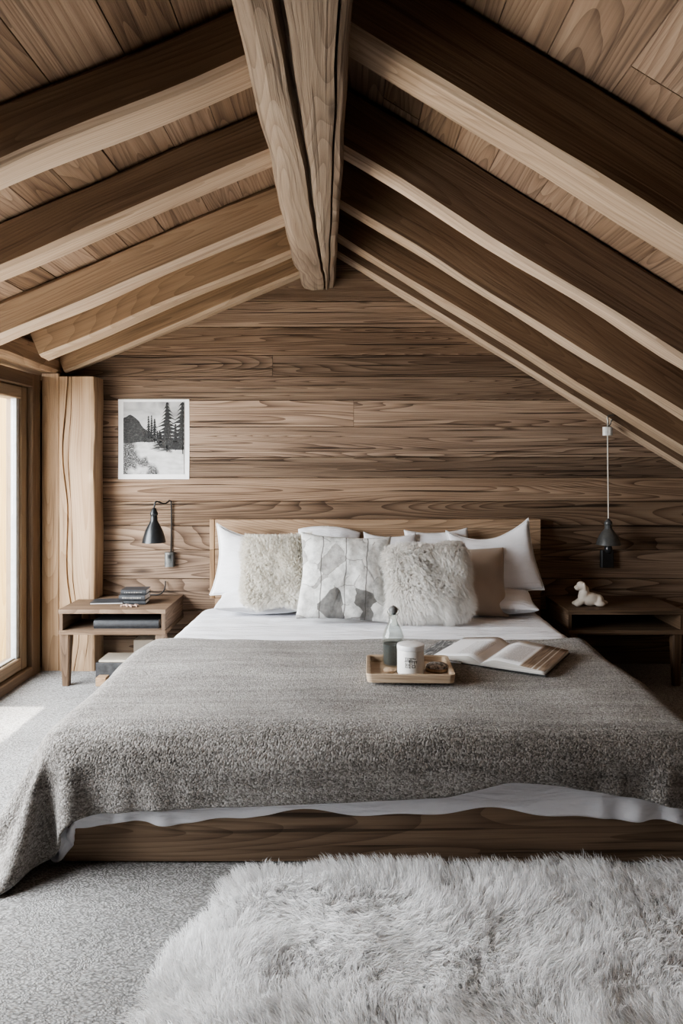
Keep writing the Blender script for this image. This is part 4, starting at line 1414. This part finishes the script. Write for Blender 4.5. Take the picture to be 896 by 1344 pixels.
# jar with lid
jp = at(539.5, 884, 2.63); jp = Vector((jp.x, 2.655, TB))
jar = empty('candle_jar', jp, R_(8), 'white ceramic jar with a lid and black stroke lettering, on the tray', 'jar')
jr = .0485
mb = MB(); lathe(mb, [(0, 0), (jr * .93, 0), (jr * .99, .004), (jr, .010), (jr, .086), (jr * .985, .088), (0, .088)], (0, 0, 0), 48)
mb.build('jar_body', M['ceramic'], jar, sharp=50)
mb = MB(); lathe(mb, [(0, .0884), (jr * 1.0, .0884), (jr * 1.02, .090), (jr * 1.02, .103), (jr * 1.0, .106), (jr * .9, .1075), (0, .108)], (0, 0, 0), 48)
mb.build('lid', M['wax'], jar, sharp=50)
strokes = [(.08, .95, .70, .95), (.12, .95, .12, .60), (.30, .95, .30, .80), (.47, .92, .47, .02), (.60, .95, .60, .45), (.76, .95, .76, .84), (.86, .90, .86, .80),
           (.04, .62, .40, .62), (.47, .62, 1.0, .62), (.20, .76, .40, .76), (.40, .76, .40, .55), (.12, .50, .12, .12), (.22, .38, .38, .38), (.38, .38, .38, .22), (.22, .22, .38, .22), (.22, .38, .22, .22),
           (.08, .06, .45, .06), (.60, .45, .60, .34), (.62, .26, .86, .26), (.62, .05, .86, .05), (.62, .26, .62, .05), (.86, .26, .86, .05), (.80, .62, .80, .36), (.96, .60, .96, .46), (.50, .78, .56, .78)]
mb = MB()
GW, GH, rr = .046, .038, jr + .0004
for k, (xa, ya, xb, yb_) in enumerate(strokes):
    hw = .030 if k in (3, 8) else .024
    xa, xb = xa - hw, xb + hw; ylo, yhi = min(ya, yb_) - hw, max(ya, yb_) + hw
    m_ = max(1, int((xb - xa) / .12))
    for i in range(m_):
        x0 = -GW / 2 + GW * (xa + (xb - xa) * i / m_); x1 = -GW / 2 + GW * (xa + (xb - xa) * (i + 1) / m_)
        a0, a1 = x0 / rr - PI / 2 - R_(14), x1 / rr - PI / 2 - R_(14)
        z0, z1 = .030 + GH * ylo, .030 + GH * yhi
        mb.quad([(rr * math.cos(a0), rr * math.sin(a0), z0), (rr * math.cos(a1), rr * math.sin(a1), z0), (rr * math.cos(a1), rr * math.sin(a1), z1), (rr * math.cos(a0), rr * math.sin(a0), z1)])
mb.build('lettering', M['ink'], jar, smooth=False)
# mottled stone dish on a little board, and a round wooden coaster
def mottled():
    T = NT('mottled_stone')
    tc = T.n('TexCoord').outputs['Object']
    T.bsdf(T.ramp(T.noise(tc, 75, 4, .65), [(.40, (.06, .06, .06)), (.50, (.36, .36, .36)), (.60, (.68, .67, .66))]), .6)
    return T.m
cp = at(574, 878, 2.70)
t = empty('coaster', (cp.x - .003, 2.695, TB), .1, 'mottled grey stone coaster resting at the right end of the tray', 'coaster')
mb = MB(); lathe(mb, [(0, 0), (.040, 0), (.043, .003), (.043, .008), (.040, .011), (0, .011)], (0, 0, 0), 40); mb.build('wooden_base', M['tray'], t, sharp=40)
mb = MB(); lathe(mb, [(0, .0114), (.039, .0114), (.042, .013), (.041, .018), (.036, .021), (.02, .0225), (0, .0225)], (0, 0, 0), 40); mb.build('stone_top', mottled(), t, sharp=40)
cp = at(511, 881, 2.68)
mb = MB(); lathe(mb, [(0, 0), (.020, 0), (.0225, .003), (.0225, .008), (.019, .011), (0, .0115)], (cp.x - .0, 2.672, TB + .0003), 32)
tag(mb.build('wooden_stopper', M['tray'], sharp=40), 'small round wooden disc lying in front of the bottle', 'disc')

# ------------------------------------------------------------------ open book
def page_mat():
    T = NT('printed_page')
    uv = T.n('UVMap', uv_map='UVMap').outputs[0]
    s = T.n('SeparateXYZ', {0: uv}).outputs      # x: 0 gutter..1 fore edge, y along
    white = (.86, .86, .88)
    ln = T.math('SINE', T.math('MULTIPLY', s[1], 210.0))
    brk = T.noise(T.vmul(uv, (46, 33.4, 1)), 1, 1)
    t = T.math('MULTIPLY', T.math('GREATER_THAN', ln, .2), T.math('GREATER_THAN', brk, .40))
    inx = T.math('MULTIPLY', T.math('GREATER_THAN', s[0], .14), T.math('LESS_THAN', s[0], .56))
    iny = T.math('MULTIPLY', T.math('GREATER_THAN', s[1], .12), T.math('LESS_THAN', s[1], .76))
    m = T.math('MULTIPLY', T.math('MULTIPLY', t, inx), iny)
    col = T.mix(T.math('MULTIPLY', m, .55), white, (.12, .12, .13))
    return T, uv, s, col
T, uv, s, col = page_mat()
T.bsdf(col, .75)
M['page_l'] = T.m
T, uv, s, col = page_mat(); T.m.name = 'printed_page_with_photo'
br = T.ramp(T.noise(T.vmul(uv, (40, 3, 1)), 1, 4), [(.3, (.16, .11, .075)), (.7, (.36, .27, .2))])
inp = T.math('GREATER_THAN', s[0], .62)
col = T.mix(inp, col, br)
edge = None
for e0 in (.62, .80, .88):
    q = T.math('LESS_THAN', T.math('ABSOLUTE', T.math('SUBTRACT', s[0], e0)), .010)
    edge = q if edge is None else T.math('MAXIMUM', edge, q)
col = T.mix(edge, col, (.55, .50, .45))
T.bsdf(col, .75)
M['page_r'] = T.m
def pagedge():
    T = NT('page_edges')
    tc = T.n('TexCoord').outputs['Object']
    T.bsdf(T.ramp(T.noise(T.vmul(tc, (1, 1, 900)), 1, 2), [(.35, (.36, .33, .30)), (.65, (.70, .68, .66))]), .8)
    return T.m
M['pagedge'] = pagedge()
g0, g1 = at(630, 869, 2.78), at(670, 842, 3.10)
gd = Vector((g1.x - g0.x, g1.y - g0.y, 0)); BL = .355
ang = math.atan2(gd.y, gd.x) - PI / 2
ob_ = empty('open_book', (g0.x, g0.y, BZ + .001), ang, 'open book with white text pages and brown photo page, lying on the grey blanket', 'book')
def page_block(sgn, W, hmax, mats, thick_out):
    mbx = MB()
    n = 16
    top = []
    for i in range(n + 1):
        t = i / n
        z = .010 + hmax * math.sin(min(1, t / .30) * PI / 2) * (1 - .95 * max(0, (t - .22) / .78)) ** 1.0 + thick_out * t
        top.append((sgn * W * t, max(z, .006), t))
    for i in range(n):
        x0, z0, t0 = top[i]; x1, z1, t1 = top[i + 1]
        ny_ = 6
        for j in range(ny_):
            v0, v1 = j / ny_, (j + 1) / ny_
            q = [(x0, v0 * BL, z0), (x1, v0 * BL, z1), (x1, v1 * BL, z1), (x0, v1 * BL, z0)]
            u = [(t0, v0), (t1, v0), (t1, v1), (t0, v1)]
            if sgn < 0: q.reverse(); u.reverse()
            mbx.quad(q, u)
        for y in (0, BL):
            q = [(x0, y, .003), (x1, y, .003), (x1, y, z1), (x0, y, z0)]
            if (y > 0) != (sgn < 0): q.reverse()
            mbx.quad(q, mi=1)
    x1, z1, _ = top[-1]
    mbx.quad([(x1, 0, .003), (x1, BL, .003), (x1, BL, z1), (x1, 0, z1)], mi=1)
    o = mbx.build('page_block', mats, ob_, sharp=40)
    m = o.modifiers.new('w', 'WELD'); m.merge_threshold = .0004
    return o
page_block(1, .245, .022, [M['page_r'], M['pagedge']], .004)
page_block(-1, .20, .024, [M['page_l'], M['pagedge']], .002)
mb = MB()
bx(mb, -.204, -.003, -.004, BL + .004, 0, .0028, 'y', .0006); bx(mb, -.002, .250, -.004, BL + .004, 0, .0028, 'y', .0006)
mb.build('cover', M['charcoal_box'], ob_)
# grey magazine tucked beneath the left page
def magmat():
    T = NT('grey_photo_cover')
    uv = T.n('TexCoord').outputs['Object']
    n1 = T.noise(T.vmul(uv, (60, 12, 1)), 1, 4, .65, .6)
    T.bsdf(T.ramp(n1, [(.40, (.075, .08, .085)), (.54, (.20, .205, .21)), (.64, (.62, .63, .63))]), .55)
    return T.m
gm = at(588, 858, 2.9)
t = empty('magazine', (gm.x + .028, 2.965, BZ + .001), ang + R_(4), 'grey striped magazine lying between the tray and the open book', 'magazine')
mb = MB(); bx(mb, -.105, .075, -.13, .16, .0003, .007, 'y', .001); mb.build('pages', M['paper'], t)
mb = MB(); bx(mb, -.107, .077, -.132, .162, .0073, .0088, 'y', .0006); mb.build('cover', magmat(), t)

# ------------------------------------------------------------------ light
w = bpy.data.worlds.new('world'); SC.world = w; w.use_nodes = True
nt = w.node_tree; nt.nodes.clear()
bg = nt.nodes.new('ShaderNodeBackground'); wo = nt.nodes.new('ShaderNodeOutputWorld')
bg.inputs[0].default_value = (.86, .93, 1.0, 1); bg.inputs[1].default_value = 1.9
nt.links.new(bg.outputs[0], wo.inputs[0])

sun = bpy.data.lights.new('sun', 'SUN'); sun.energy = 26.0; sun.angle = R_(.8); sun.color = (1, .95, .86)
so = bpy.data.objects.new('sun', sun); COL.objects.link(so)
so.rotation_euler = Vector((.385, -.42, -1.53)).to_track_quat('-Z', 'Y').to_euler()

def area(name, loc, target, sx, sy, power, col):
    l = bpy.data.lights.new(name, 'AREA'); l.shape = 'RECTANGLE'; l.size = sx; l.size_y = sy; l.energy = power; l.color = col
    o = bpy.data.objects.new(name, l); COL.objects.link(o); o.location = loc
    o.rotation_euler = (Vector(target) - Vector(loc)).to_track_quat('-Z', 'Y').to_euler()
    return o
area('sky_fill', (-3.0, 2.0, 1.75), (-.2, 2.4, .4), 2.9, 2.4, 640, (.95, .98, 1.0))  # added area lamp outside the window, strengthens the light from the sky

# ------------------------------------------------------------------ camera
cam = bpy.data.cameras.new('camera')
cam.sensor_fit = 'HORIZONTAL'; cam.sensor_width = 36
cam.lens = F / 896 * 36
cam.shift_x = (448 - VX) / 896
cam.shift_y = -(672 - VY) / 896
cam.clip_start = .02
co_ = bpy.data.objects.new('camera', cam); COL.objects.link(co_)
co_.location = (0, 0, CAMH); co_.rotation_euler = (PI / 2, 0, 0)
SC.camera = co_

SC.view_settings.view_transform = 'AgX'
try: SC.view_settings.look = 'AgX - Medium High Contrast'
except Exception: pass
SC.view_settings.exposure = -0.12
SC.cycles.use_denoising = True
SC.cycles.max_bounces = 10
SC.cycles.diffuse_bounces = 5
SC.cycles.transparent_max_bounces = 12
SC.cycles.sample_clamp_indirect = 8.0
